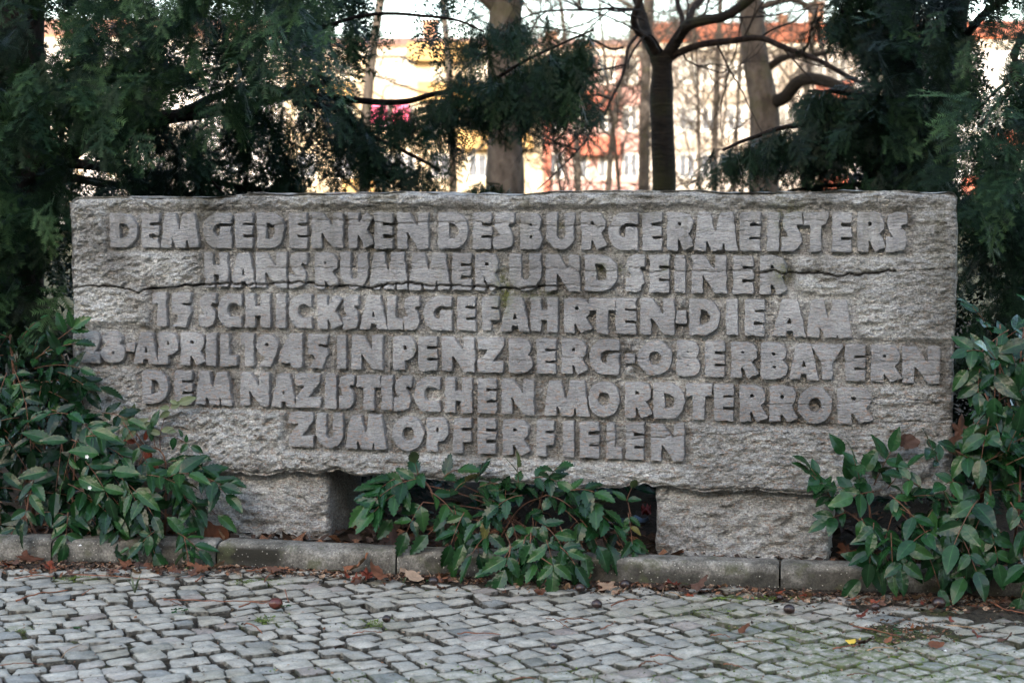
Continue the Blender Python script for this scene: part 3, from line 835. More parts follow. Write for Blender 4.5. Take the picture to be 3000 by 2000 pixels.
# ---- the two blocks that carry it
def block(xa, xb, yt, yb, seed, wob, rightcut=0.0):
    sa, sb = face_sz(xa, (yt+yb)/2)[0], face_sz(xb, (yt+yb)/2)[0]
    zt = face_sz((xa+xb)/2, yt)[1] + 0.012
    zb = 0.0
    nx, ny = 110, 56
    u, v = np.meshgrid(np.linspace(0, 1, nx), np.linspace(0, 1, ny))
    s = sa + (sb-sa)*u; z = zb + (zt-zb)*v
    s = s + 0.007*fbm(z*14, u*0+seed, 0, seed, 3)*(2*np.abs(u-.5))**4
    d = -0.040 + 0.014*fbm(s*8, z*10, 0, seed, 3) + 0.012*fbm(s*30, z*42, 0, seed+1, 3) - 0.012*np.abs(fbm(s*26, z*50, 0, seed+7, 3)) + 0.004*fbm(s*70, z*80, 0, seed+2, 2)
    ed = np.minimum(np.minimum(zt - z, z - zb + .02), np.minimum(s - s[:, :1], s[:, -1:] - s))
    e = np.clip(ed, 0, .02)
    d -= .02 - np.sqrt(np.maximum(.02**2 - (.02-e)**2, 0))
    fv = sz_world(s.ravel(), z.ravel(), d.ravel())
    id_ = np.arange(nx*ny).reshape(ny, nx)
    ff = np.stack([id_[:-1,:-1], id_[:-1,1:], id_[1:,1:], id_[1:,:-1]], -1).reshape(-1, 4)
    lp = np.concatenate([id_[0,:-1], id_[:-1,-1], id_[-1,:0:-1], id_[:0:-1,0]])
    vs, fs, pr, n0 = [fv], [ff], lp, len(fv)
    for k, dep in enumerate([.07, .09, .12, .17, .22, .28, .34]):
        ss2 = s.ravel()[lp] + 0.008*fbm(z.ravel()[lp]*22, dep*22, s.ravel()[lp], seed+5, 3)
        vs.append(sz_world(ss2, z.ravel()[lp], np.full(len(lp), -dep)))
        cur = n0 + np.arange(len(lp)); n0 += len(lp)
        fs.append(np.stack([pr, cur, np.roll(cur, -1), np.roll(pr, -1)], -1)); pr = cur
    V = np.concatenate(vs); n = len(V)
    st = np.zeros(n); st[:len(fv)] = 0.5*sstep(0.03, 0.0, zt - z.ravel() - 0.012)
    o = obj('support_block', V, np.concatenate(fs), M['block'], monument, smooth=True,
        attrs={'rec': np.zeros(n), 'crack': np.zeros(n), 'stain': st, 'moss': np.zeros(n)})
    return o
block(505, 946, 1378, 1590, 201, 1)
block(1914, 2430, 1436, 1655, 301, 1)
# ================================================================ ground, bed, kerb, cobbles
ground_m = soil_mat('park_ground_soil', (0.05, 0.045, 0.025), (0.11, 0.10, 0.05), False)
g = np.array([(-400,-120,-.06),(400,-120,-.06),(400,900,-.06),(-400,900,-.06)], float)
tag(obj('ground', g, [(0,1,2,3)], ground_m), kind='structure')

KP = [(-900,1566),(-350,1570),(150,1579),(633,1588),(1160,1613),(1697,1632),(2285,1653),(2800,1670),(3330,1693),(3860,1716)]
KH = 0.062
KW = np.array([at_z(px, py, KH) for px, py in KP])
def kerb_y(x): return np.interp(x, KW[:,0], KW[:,1])

kerb = empty('kerb', (0, 4.3, 0), kind='structure')
for i in range(len(KW)-1):
    a, b = KW[i][:2], KW[i+1][:2]
    L = np.linalg.norm(b-a); t = (b-a)/L; nrm = np.array([-t[1], t[0]])      # nrm points away from the viewer
    g0 = 0.0025; nu = 60
    u = np.linspace(g0, L-g0, nu)
    prof = [(-.005,-.05),(0.0,-.02),(0.0,.0),(0.0,.02),(0.0,.036),(.001,.046),(.0045,.055),(.012,.0605),(.022,.062),(.05,.062),(.072,.062),(.079,.058),(.080,.02),(.080,-.05)]
    vs = []
    for k, (dy, z) in enumerate(prof):
        n_ = 0.0016*fbm(u*30, z*60+k, i*3.0, 5, 3)
        q = a[None,:] + t*u[:,None] + nrm*(dy + n_)[:,None]
        zz = np.full(nu, z) + (0.0022*fbm(u*25, dy*60, i*7.0, 6, 3) if z > .03 else 0)
        if i == 4-1 and z > .04:      # a broken lip near the joint
            zz = zz - 0.010*np.exp(-((u-.30*L/0.5)/.05)**2)*(dy < .05)
        endr = np.minimum(u-g0, L-g0-u); er = np.clip(.006-endr, 0, .006)
        zz = zz - (er if z > .03 else 0)
        vs.append(np.c_[q, zz])
    V = np.concatenate(vs)
    F = []
    for k in range(len(prof)-1):
        for j in range(nu-1):
            F.append((k*nu+j, k*nu+j+1, (k+1)*nu+j+1, (k+1)*nu+j))
    F.append([k*nu for k in range(len(prof))]); F.append([k*nu+nu-1 for k in range(len(prof))][::-1])
    uu_ = np.tile(u, len(prof)); zz_ = V[:,2]
    X = V[:,0]
    st = 0.75*sstep(-.02, .16, fbm(X*7, zz_*14, 0, 12, 3))*sstep(.060, .045, zz_)
    if i == 4-1: st = np.maximum(st, 1.0*sstep(.056,.050,zz_)*sstep(.20,.17,uu_)*sstep(-.01, .01, zz_))
    st = np.maximum(st, .75*sstep(.016, -.004, zz_))
    obj('kerb_stone', V, F, M['kerb'], kerb, smooth=True, sharp=50, attrs={'stain': st})

# bed behind the kerb
nx, ny = 120, 70
X, Y = np.meshgrid(np.linspace(-9, 9, nx), np.linspace(0, 1, ny)**1.6)
Yk = np.interp(X, KW[:,0], KW[:,1], left=KW[0,1]+.3, right=KW[-1,1]-.3) + .06
YY = Yk + (14 - Yk)*Y
Zb = 0.040 + 0.012*fbm(X*3, YY*3, 0, 3, 3) - .0*Y
idg = np.arange(nx*ny).reshape(ny, nx)
Fb = np.stack([idg[:-1,:-1], idg[:-1,1:], idg[1:,1:], idg[1:,:-1]], -1).reshape(-1,4)
tag(obj('planting_bed', np.stack([X.ravel(), YY.ravel(), Zb.ravel()], 1), Fb, M['soil'], smooth=True), kind='structure')

# ---- moss and soil cover over the paving
def near_px(x, y, L):
    r = np.zeros(np.shape(x))
    for px, py, rx, ry, k in L:
        c = at_z(px, py)
        r = np.maximum(r, k*np.exp(-(((x-c[0])/rx)**2 + ((y-c[1])/ry)**2)))
    return r
MOSS = [(2560,1920,.28,.20,1.0),(2400,1870,.22,.14,.8),(2850,1960,.30,.22,.8),(2250,1840,.14,.10,.55),(2080,1790,.2,.06,.5),(2200,1750,.15,.03,.9),(2120,1748,.1,.02,.8),
        (780,1818,.035,.05,1.0),(815,1833,.03,.03,.9),(85,1835,.03,.04,.9),(245,1693,.06,.03,.6),(760,1703,.06,.03,.6),(2650,1975,.3,.1,.9),(1080,1828,.05,.04,.5),(2250,2000,.3,.15,.6),(1050,2000,.2,.1,.35),(1500,1990,.25,.1,.4)]
SOILC = [(2640,1850,.16,.085,1.1),(2560,1730,.42,.06,1.0),(2950,1790,.35,.14,1.0),(2050,1715,.35,.03,.9),(150,1660,.3,.04,1.0),(600,1690,.35,.025,.9),(1330,1705,.5,.03,1.0),(1750,1715,.3,.04,1.0),(2300,1745,.3,.03,.6),(60,1650,.2,.06,1.1)]

pave = empty('cobbled_pavement', (0, 3.6, 0), kind='structure')
CX, CY = -3.27, 8.732
prs = np.random.default_rng(11)
stones = []
pitch = 0.0615
for r in np.arange(3.2, 8.2, pitch):
    r = r + prs.uniform(-.001, .001)
    a = math.radians(-112) + prs.uniform(0, .012)
    while a < math.radians(-18):
        w = prs.choice([.050, .058, .066, .075, .092], p=[.13, .29, .31, .2, .07]) * prs.uniform(.94, 1.06)
        da = w / r
        am = a + da/2
        x, y = CX + (r+pitch/2)*math.cos(am), CY + (r+pitch/2)*math.sin(am)
        if abs(x) < 1.95 and 2.75 < y < kerb_y(x) - 0.022:
            stones.append((r, a, a+da, x, y))
        a += da
def stone_mesh(r, a0, a1, x, y, k):
    g = prs.uniform(.0021, .0042)
    jr = lambda s: prs.normal()*s
    wav = lambda rr, aa: rr + 0.010*noise(aa*9, rr*5, 0, 3)
    cor = []
    for (rr, aa, sr, sa) in ((r, a0, 1, 1), (r, a1, 1, -1), (r+pitch, a1, -1, -1), (r+pitch, a0, -1, 1)):
        rr2 = wav(rr, aa) + sr*g + jr(.0040); aa2 = aa + sa*g/r + jr(.0048)/r
        cor.append(np.array([CX + rr2*math.cos(aa2), CY + rr2*math.sin(aa2)]))
    out = []
    for i in range(4):
        p, q = cor[i], cor[(i+1) % 4]
        nrm_ = np.array([(q-p)[1], -(q-p)[0]])
        for t in (0.0, .12, .37, .63, .88):
            b = 0 if t == 0 else prs.normal()*.022
            pt = p + (q-p)*t + nrm_*b
            out.append(pt)
    out = np.array(out)
    c = out.mean(0)
    for i in (0, 5, 10, 15): out[i] = c + (out[i]-c)*0.93
    n = len(out)
    h = prs.normal()*.0022 - .001; tx, ty = prs.normal()*.03, prs.normal()*.03
    rel = out - c
    sm = sstep(.5, 1.0, float(near_px(x, y, SOILC)))
    h -= .007*sm
    v = [np.c_[c + rel*1.01, np.full(n, -.04)], np.c_[c + rel*1.0, np.full(n, h-.0075)], np.c_[c + rel*.975, h-.0014 + rel@[tx,ty]], np.c_[c + rel*.94, h-.0002 + rel@[tx,ty] + prs.normal(size=n)*.0005],
         np.c_[c + rel*.45, h+.0006 + .45*(rel@[tx,ty]) + prs.normal(size=n)*.0007], np.array([[c[0], c[1], h+.001]])]
    V = np.concatenate(v); F = []
    for L in range(4):
        for i in range(n):
            F.append((L*n+i, (L*n)+(i+1) % n, (L+1)*n+(i+1) % n, (L+1)*n+i))
    for i in range(n): F.append((4*n+i, 4*n+(i+1) % n, 5*n))
    F = [f[::-1] for f in F] if False else F
    tone = prs.beta(3.2, 2.2) if prs.random() > .06 else prs.uniform(0, .12)
    if prs.random() < .05: tone = prs.uniform(.9, 1.0)
    m = float(near_px(x, y, MOSS)) + 0.9*sm
    edge = np.concatenate([np.ones(2*n), np.full(n, 1.0), np.full(n, .25), np.full(n, 0.0), [0.0]])
    edge = np.minimum(1, edge + .55*sm)
    return V, F, {'tone': np.full(len(V), tone), 'edge': edge, 'moss': np.full(len(V), min(1, m)*.8)}
def inview(x, y):
    t = (y*CP - (0-EYE)*-SP)
    zc = y*CP + EYE*SP; yc = -(y*SP - EYE*CP)
    px = 1500 + FPX*x/zc; py = 1000 + FPX*(EYE*CP - y*SP)/zc
    return -20 < px < 3020 and py < 2030
vis = sorted([i for i, s in enumerate(stones) if inview(s[3], s[4])], key=lambda i: stones[i][4])
single = set(vis[:300])
rest = MB(); ra = {'tone': [], 'edge': [], 'moss': []}
for i, s in enumerate(stones):
    V, F, A = stone_mesh(*s, i)
    if i in single:
        obj('cobble', V, F, M['cobble'], pave, smooth=True, sharp=55, attrs=A)
    else:
        rest.add(V, F)
        for k in ra: ra[k].append(A[k])
V = np.concatenate(rest.v)
o = obj('distant_cobbles', V, rest.f, M['cobble'], pave, smooth=True, sharp=55, attrs={k: np.concatenate(v) for k, v in ra.items()})
o['kind'] = 'stuff'

# grit and soil between them
nx, ny = 380, 200
X, Y = np.meshgrid(np.linspace(-2.2, 2.2, nx), np.linspace(0, 1, ny))
Yk = kerb_y(X) + .01
YY = 2.1 + (Yk - 2.1)*Y
ms = near_px(X, YY, MOSS); sc = near_px(X, YY, SOILC)
edge = sstep(.075, .0, Yk - .01 - YY + .02*noise(X*9, X*0, 0, 4))
cover = np.clip(edge*.9 + sc*sstep(-.35, .35, fbm(X*14, YY*20, 0, 6, 3) + .25), 0, 1.2)
patch = sstep(.25, .6, fbm(X*7, YY*9, 0, 15, 3))
Zs = -.0100 + .004*fbm(X*60, YY*60, 0, 7, 3) + .0105*cover + .0078*np.clip(ms,0,1)*sstep(-.1,.4,fbm(X*22, YY*26, 0, 8, 3)) + .0035*patch
idg = np.arange(nx*ny).reshape(ny, nx)
Fb = np.stack([idg[:-1,:-1], idg[:-1,1:], idg[1:,1:], idg[1:,:-1]], -1).reshape(-1,4)
obj('joint_soil', np.stack([X.ravel(), YY.ravel(), Zs.ravel()], 1), Fb, M['joint'], pave, smooth=True, attrs={'moss': np.clip(ms + .22*patch, 0, 1).ravel()})
g = np.array([(-30,-14,-.03),(30,-14,-.03),(30,5.2,-.03),(-30,5.2,-.03)], float)
tag(obj('path', g, [(0,1,2,3)], M['joint'], attrs={'moss': [0]*4}), kind='structure')

# ---- fine litter: crumbs of leaf, bark and soil, tufts of moss (beyond counting)
def crumbs(n, gen, mats, name, size=(.003, .009), up=.002):
    V, F, mi = [], [], []
    c = 0
    for _ in range(n):
        p = gen()
        if p is None: continue
        s = prs.uniform(*size)
        th = prs.uniform(0, 6.28); a = prs.uniform(.25, 1)
        ex = np.array([math.cos(th), math.sin(th), prs.normal()*.35])*s; ey = np.array([-math.sin(th), math.cos(th), prs.normal()*.35])*s*a
        q = np.array([p + ex, p + ey*.9 + [0,0,s*.3], p - ex*prs.uniform(.5,1), p - ey]) + [0,0,up]
        V.append(q); F += [(c, c+1, c+2), (c, c+2, c+3)]; mi += [prs.integers(len(mats))]*2
        c += 4
    o = obj(name, np.concatenate(V), F, mats)
    o.data.polygons.foreach_set('material_index', np.array(mi, np.int32))
    o['kind'] = 'stuff'
    return o
M['crumb_a'] = flat_mat('brown_leaf_crumb', (0.16, 0.075, 0.04), 0.85, .5, 200)
M['crumb_b'] = flat_mat('dark_leaf_crumb', (0.045, 0.028, 0.02), 0.85, .5, 200)
M['crumb_c'] = flat_mat('pale_leaf_crumb', (0.26, 0.17, 0.11), 0.85, .4, 200)
M['tuft'] = flat_mat('moss_tuft', (0.09, 0.13, 0.025), 0.9, .6, 60)
def g1():
    x = prs.uniform(-1.6, 1.6); d = abs(prs.normal())*.045 + .004
    if x > .6: d *= 1.8
    if x < -.9: d *= 1.4
    return np.array([x, kerb_y(x) - .003 - d, .0])
crumbs(5200, g1, [M['crumb_a'], M['crumb_b'], M['crumb_b'], M['crumb_c']], 'leaf_litter_crumbs', (.002, .011))
def g2():
    k = prs.random()
    if k < .45:
        c = at_z(2640 + prs.normal()*110, 1855 + prs.normal()*28)
    else:
        c = at_z(prs.uniform(0, 3000), prs.uniform(1720, 2000))
    return np.array([c[0], c[1], .0])
crumbs(1500, g2, [M['crumb_a'], M['crumb_b'], M['crumb_b'], M['crumb_c']], 'scattered_litter_crumbs', (.0015, .0055))
def g3():
    m = MOSS[prs.integers(len(MOSS))]; c = at_z(m[0], m[1])
    x, y = c[0] + prs.normal()*m[2]*.6, c[1] + prs.normal()*m[3]*.6
    if noise(x*26, y*30, 0, 99) < .1 or y > kerb_y(x) - .01: return None
    return np.array([x, y, -.002])
crumbs(9000, g3, [M['tuft']], 'moss_cushions', (.0012, .0036), .002)
# litter on the bed behind the kerb
def g4():
    x = prs.uniform(-2.2, 2.2); return np.array([x, kerb_y(x) + .085 + abs(prs.normal())*.35, .046])
crumbs(2600, g4, [M['crumb_a'], M['crumb_b'], M['crumb_b']], 'bed_leaf_litter', (.006, .028), .006)

# ================================================================ fallen leaves, chestnuts, twigs
def lobed_leaf(seed, lobes=5, crumple=.12, deep=.35):
    r_ = np.random.default_rng(seed)
    n = 36
    th = np.linspace(0, 2*math.pi, n, endpoint=False)
    rad = 1 - deep*np.abs(np.sin(th*lobes/2))**1.5 + r_.normal(size=n)*.05
    rad *= (1 + .25*np.cos(th))
    V = [[0, 0, 0]]; F = []
    for q, rr in enumerate((.4, .75, 1.0)):
        for i in range(n):
            x, y = math.cos(th[i])*rad[i]*rr, math.sin(th[i])*rad[i]*rr
            z = crumple*rr*2*float(fbm(x*1.6, y*1.6, seed*3.1, 7, 2)) + .35*crumple*(x*x*2) + crumple*rr*.3*math.cos(th[i]*lobes)
            V.append([x*.5, y*.5, z*.5])
    for i in range(n): F.append((0, 1+i, 1+(i+1) % n))
    for q in range(2):
        for i in range(n):
            F.append((1+q*n+i, 1+(q+1)*n+i, 1+(q+1)*n+(i+1) % n, 1+q*n+(i+1) % n))
    V = np.array(V, float)
    V[:,2] -= V[:,2].min()
    return V, F
LM = [lobed_leaf(3+k, [5, 7, 3, 5, 2, 3][k], [.18, .34, .22, .14, .25, .4][k], [.4, .5, .25, .55, .1, .3][k]) for k in range(6)]
def fallen(px, py, z0, size, kind, mat, rot, label, group, tilt=(0, 0), squash=1.0):
    V, F = LM[kind]
    me = mk_mesh('fallen_leaf', V*[1, squash, 1], F, M[mat], smooth=True, attrs={'vein': [0.0]*len(V)})
    o = D.objects.new('fallen_leaf', me); C.objects.link(o)
    p = at_z(px, py, z0)
    o.location = p; o.rotation_euler = (tilt[0], tilt[1], rot); o.scale = (size*1.1, size*1.1, size*1.1)
    tag(o, label, 'leaf', group)
GK = 'dry leaves blown against the kerb'
FL = [
 (75,1640,.008,.075,1,'dead',.4,'large curled orange-brown leaf at the far left below the lowest green leaves'),
 (30,1655,.006,.06,0,'dead_dark',1.4,'dark brown flattened leaf at the extreme left end of the kerb'),
 (118,1607,.03,.06,5,'dead',2.1,'rusty crumpled leaf just right of the leftmost green leaf cluster'),
 (150,1625,.008,.07,4,'dead_pale',.1,'pale pointed dry leaf lying at the left foot of the kerb'),
 (330,1676,.008,.045,3,'dead_dark',.9,'small dark leaf below the left kerb stone under the drooping sprig'),
 (375,1655,.007,.05,0,'dead',2.6,'brown lobed leaf against the left kerb stone'),
 (410,1662,.007,.040,2,'dead_dark',.2,'small dark leaf right of the lobed leaf by the left kerb stone'),
 (445,1671,.009,.060,1,'dead',1.1,'crumpled red-brown leaf below the hanging tip of the left shrub'),
 (545,1650,.016,.040,0,'dead_pale',1.9,'upright tan leaf leaning against the kerb near its first open joint'),
 (562,1668,.008,.050,2,'dead',.3,'flat brown leaf just left of the first open kerb joint'),
 (590,1676,.007,.040,5,'dead',2.3,'small folded brown leaf under the tan upright leaf'),
 (630,1664,.007,.042,4,'dead',.0,'narrow brown leaf lying right under the first open kerb joint'),
 (716,1662,.007,.036,0,'dead_dark',1.0,'dark shrivelled leaf right of the first open kerb joint'),
 (795,1670,.007,.034,4,'dead_dark',.2,'dark thin leaf below the stained second kerb stone'),
 (1035,1672,.013,.070,5,'dead',.6,'ribbed dry brown leaf at the left end of the red-brown heap'),
 (1075,1690,.011,.060,1,'leaf_red',1.8,'big crumpled red-brown leaf heaped before the kerb left of the middle'),
 (1120,1698,.009,.070,5,'dead',2.9,'long shrivelled leaf at the right end of the red-brown heap'),
 (1187,1688,.010,.055,2,'dead_pale',.2,'pale tan leaf leaning under the second kerb joint'),
 (1222,1697,.010,.050,4,'dead_pale',2.7,'pale curled leaf touching the dark chestnut by the kerb'),
 (1285,1698,.007,.035,0,'dead',.4,'small brown leaf right behind the dark chestnut by the kerb'),
 (1283,1722,.006,.030,5,'dead_dark',.4,'dark shrivelled husk in front of the dark chestnut'),
 (1718,1699,.010,.048,5,'dead',.9,'curled orange-brown leaf under the middle kerb joint'),
 (1785,1722,.012,.060,3,'dead_pale',2.2,'pale lobed leaf standing on its edge beside a round chestnut'),
 (1810,1738,.008,.045,4,'dead_pale',5.6,'pale narrow leaf slanting down from the lobed leaf'),
 (1972,1716,.014,.060,1,'leaf_red',2.0,'bright rust-brown crumpled leaf at the foot of the fourth kerb stone'),
 (2040,1722,.013,.050,5,'dead_dark',.8,'dull purple-brown leaf right of the rust-brown crumpled one'),
 (2010,1735,.007,.050,0,'dead_dark',2.8,'dark broken leaf in front of the rust-brown crumpled one'),
 (2363,1745,.009,.038,2,'dead',.3,'small brown leaf on the dark soil below the right shrub'),
 (2180,1845,.006,.034,4,'dead',5.8,'brown curved leaf lying alone on the right cobbles'),
 (2570,1797,.006,.030,1,'dead',1.3,'brown leaf scrap on the soil right of the round dark nut'),
 (2525,1886,.008,.040,5,'dead_dark',.4,'dark purple-brown leaf scrap touching the yellow leaf'),
 (995,1900,.006,.030,2,'dead_dark',.4,'tiny dark leaf scrap between middle cobbles near the bottom'),
]
for i, (px, py, z, s, kd, mt, rot, lab) in enumerate(FL):
    fallen(px, py, z, s, kd, mt, rot, lab, GK, (prs.normal()*.25, prs.normal()*.25), prs.uniform(.6, .95))
def KN(px):
    return ['kerb below the left shrub', 'stained second kerb stone', 'kerb below the middle shrub', 'kerb before the right block', 'kerb below the right shrub', 'kerb at the right edge'][int(np.searchsorted([633, 1160, 1697, 2285, 2800], px))]
for i in range(90):       # the small scraps nothing tells apart
    k = prs.random()
    if k < .30: px = prs.uniform(0, 620); py = np.interp(px, [0, 620], [1655, 1672]) + abs(prs.normal())*12
    elif k < .5: px = prs.uniform(1000, 1300); py = 1690 + prs.normal()*10
    elif k < .85: px = prs.uniform(1300, 3000); py = np.interp(px, [1300, 3000], [1702, 1775]) + prs.normal()*11
    else: px, py = 2640 + prs.normal()*110, 1850 + prs.normal()*26
    fallen(px, py, .004 + prs.uniform(0, .006), prs.uniform(.016, .036), int(prs.integers(6)), ['dead','dead_dark','leaf_red','dead'][prs.integers(4)], prs.uniform(0, 6.28),
           'small brown leaf scrap in the ' + ('brown litter patch on the right cobbles' if k >= .85 else 'litter at the ' + KN(px)), 'leaf scraps in the litter patch' if k >= .85 else 'leaf scraps at the ' + KN(px), (prs.normal()*.4, prs.normal()*.4), prs.uniform(.5, .9))
fallen(2493, 1882, .006, .032, 4, 'yellow', .1, 'small bright yellow leaf on the mossy cobbles at lower right', None, (.1, 0), .55)
for (px, py, s, kd, mt, rot, lab, tl) in [
    (300,1565,.085,0,'dead',1.2,'tan brown leaf standing behind the kerb under the left shrub',(1.1,0)),
    (378,1560,.075,3,'dead',2.3,'orange-brown leaf propped on the kerb below the left shrub',(.9,.2)),
    (612,1572,.080,2,'dead',.3,'round tan leaf leaning on the foot of the left block',(1.2,0)),
    (650,1578,.050,4,'dead_pale',1.9,'small pale leaf at the foot of the left block right of the round one',(1.0,0)),
    (440,1560,.06,5,'dead_dark',.9,'dark leaf lying behind the kerb left of the left block',(.5,.4)),
    (1150,1590,.09,3,'dead_dark',.5,'big dull brown leaf in the shade of the opening by the left block',(.6,0)),
    (1240,1592,.07,1,'dead_dark',1.5,'brown crumpled leaf in the opening under the middle shrub',(.5,0)),
    (2480,1625,.07,1,'dead',.5,'brown crumpled leaf on the bed just right of the right block',(.5,0)),
    (2560,1632,.08,0,'dead',2.5,'orange-brown leaf on the bed under the right shrub',(.7,0)),
    (2330+480,1262,.075,3,'dead_dark',.5,'dead grey-brown leaf caught at the right end of the slab',(1.3,0))]:
    if py < 1400:
        fallen(px, py, face_sz(px, py)[1], s, kd, mt, rot, lab, None, tl)
        D.objects[C.objects[-1].name].location = on_face(px, py, -.02)
    else:
        fallen(px, py, .055, s, kd, mt, rot, lab, 'dry leaves lying behind the kerb', tl)
V_, F_ = LM[4]
for (px, py, sz_, lab, mt) in [(2795,1305,.07,'grey-brown withered leaf hanging over the lower right corner of the slab','dead_dark'), (2835,1290,.034,'small round pinkish-grey leaf right of the lower right slab corner','dead_pale'),(2650,1292,.055,'withered dark leaf in front of the lower right part of the slab','dead_dark')]:
    me = mk_mesh('withered_leaf', V_*[1, .75, 1], F_, M[mt], smooth=True, attrs={'vein': [0.0]*len(V_)})
    o = D.objects.new('withered_leaf', me); C.objects.link(o)
    o.location = on_face(px, py, .05); o.rotation_euler = (1.35, .2, .2); o.scale = (sz_,)*3
    tag(o, lab, 'leaf')

def nut(px, py, r, mat, label, flat=.82, rot=0.3):
    n, m_ = 16, 10
    V = []
    for j in range(m_+1):
        ph = math.pi*j/m_
        for i in range(n):
            th = 2*math.pi*i/n
            x, y, z = math.sin(ph)*math.cos(th), math.sin(ph)*math.sin(th)*.92, math.cos(ph)*flat
            k = 1 + .05*float(noise(x*2, y*2, z*2+px, 3))
            V.append((x*k*r, y*k*r, z*k*r))
    F = [(j*n+i, (j+1)*n+i, (j+1)*n+(i+1) % n, j*n+(i+1) % n) for j in range(m_) for i in range(n)]
    c = at_z(px, py, r*flat)
    c[2] = r*flat + .001
    root = empty('chestnut', (c[0], c[1], 0.001), label, 'chestnut', 'chestnuts lying on the cobbles')
    obj('shell', np.array(V) + c, F, M[mat], root, smooth=True)
    th = np.linspace(0, 6.283, 10, endpoint=False)      # the dull scar
    d = np.array([math.cos(rot), -math.sin(rot)*.5 - .3, -.35]); d /= np.linalg.norm(d)
    e1 = np.cross(d, [0,0,1]); e1 /= np.linalg.norm(e1); e2 = np.cross(d, e1)
    ring = [c + d*r*.90 + (e1*math.cos(t) + e2*math.sin(t))*r*.36 for t in th] + [c + d*r*1.0]
    obj('scar', ring, [(i, (i+1) % 10, 10) for i in range(10)], M['dead_dark'], root, smooth=True, attrs={'vein': [0.0]*11})
for a in [(808,1768,.0175,'chestnut_red','glossy red-brown chestnut with a long stalk on the left cobbles'),
          (1270,1702,.0135,'chestnut','dark chestnut against the kerb just left of the middle shrub'),
          (1700,1722,.0130,'chestnut','dull dark chestnut on soil right of the middle shrub hanging tips'),
          (1832,1712,.0150,'chestnut','dark chestnut next to the kerb behind an upright pale leaf'),
          (1748,1770,.0135,'chestnut','dark round chestnut on the cobbles right of centre'),
          (2312,1784,.0140,'chestnut','grey-brown lumpy chestnut on the right cobbles below the right block'),
          (2285,1750,.0085,'chestnut','tiny black nut by the kerb below the right block'),
          (2565,1778,.0115,'chestnut','small blue-black nut on the soil below the right shrub'),
          (2750,1766,.0170,'chestnut','largest black chestnut against the kerb at far right'),
          (1132,1812,.0105,'chestnut','small black nut with a broken husk on the middle-left cobbles'),
          (1622,1893,.0085,'chestnut','small brown nut low on the cobbles right of centre')]:
    nut(*a)

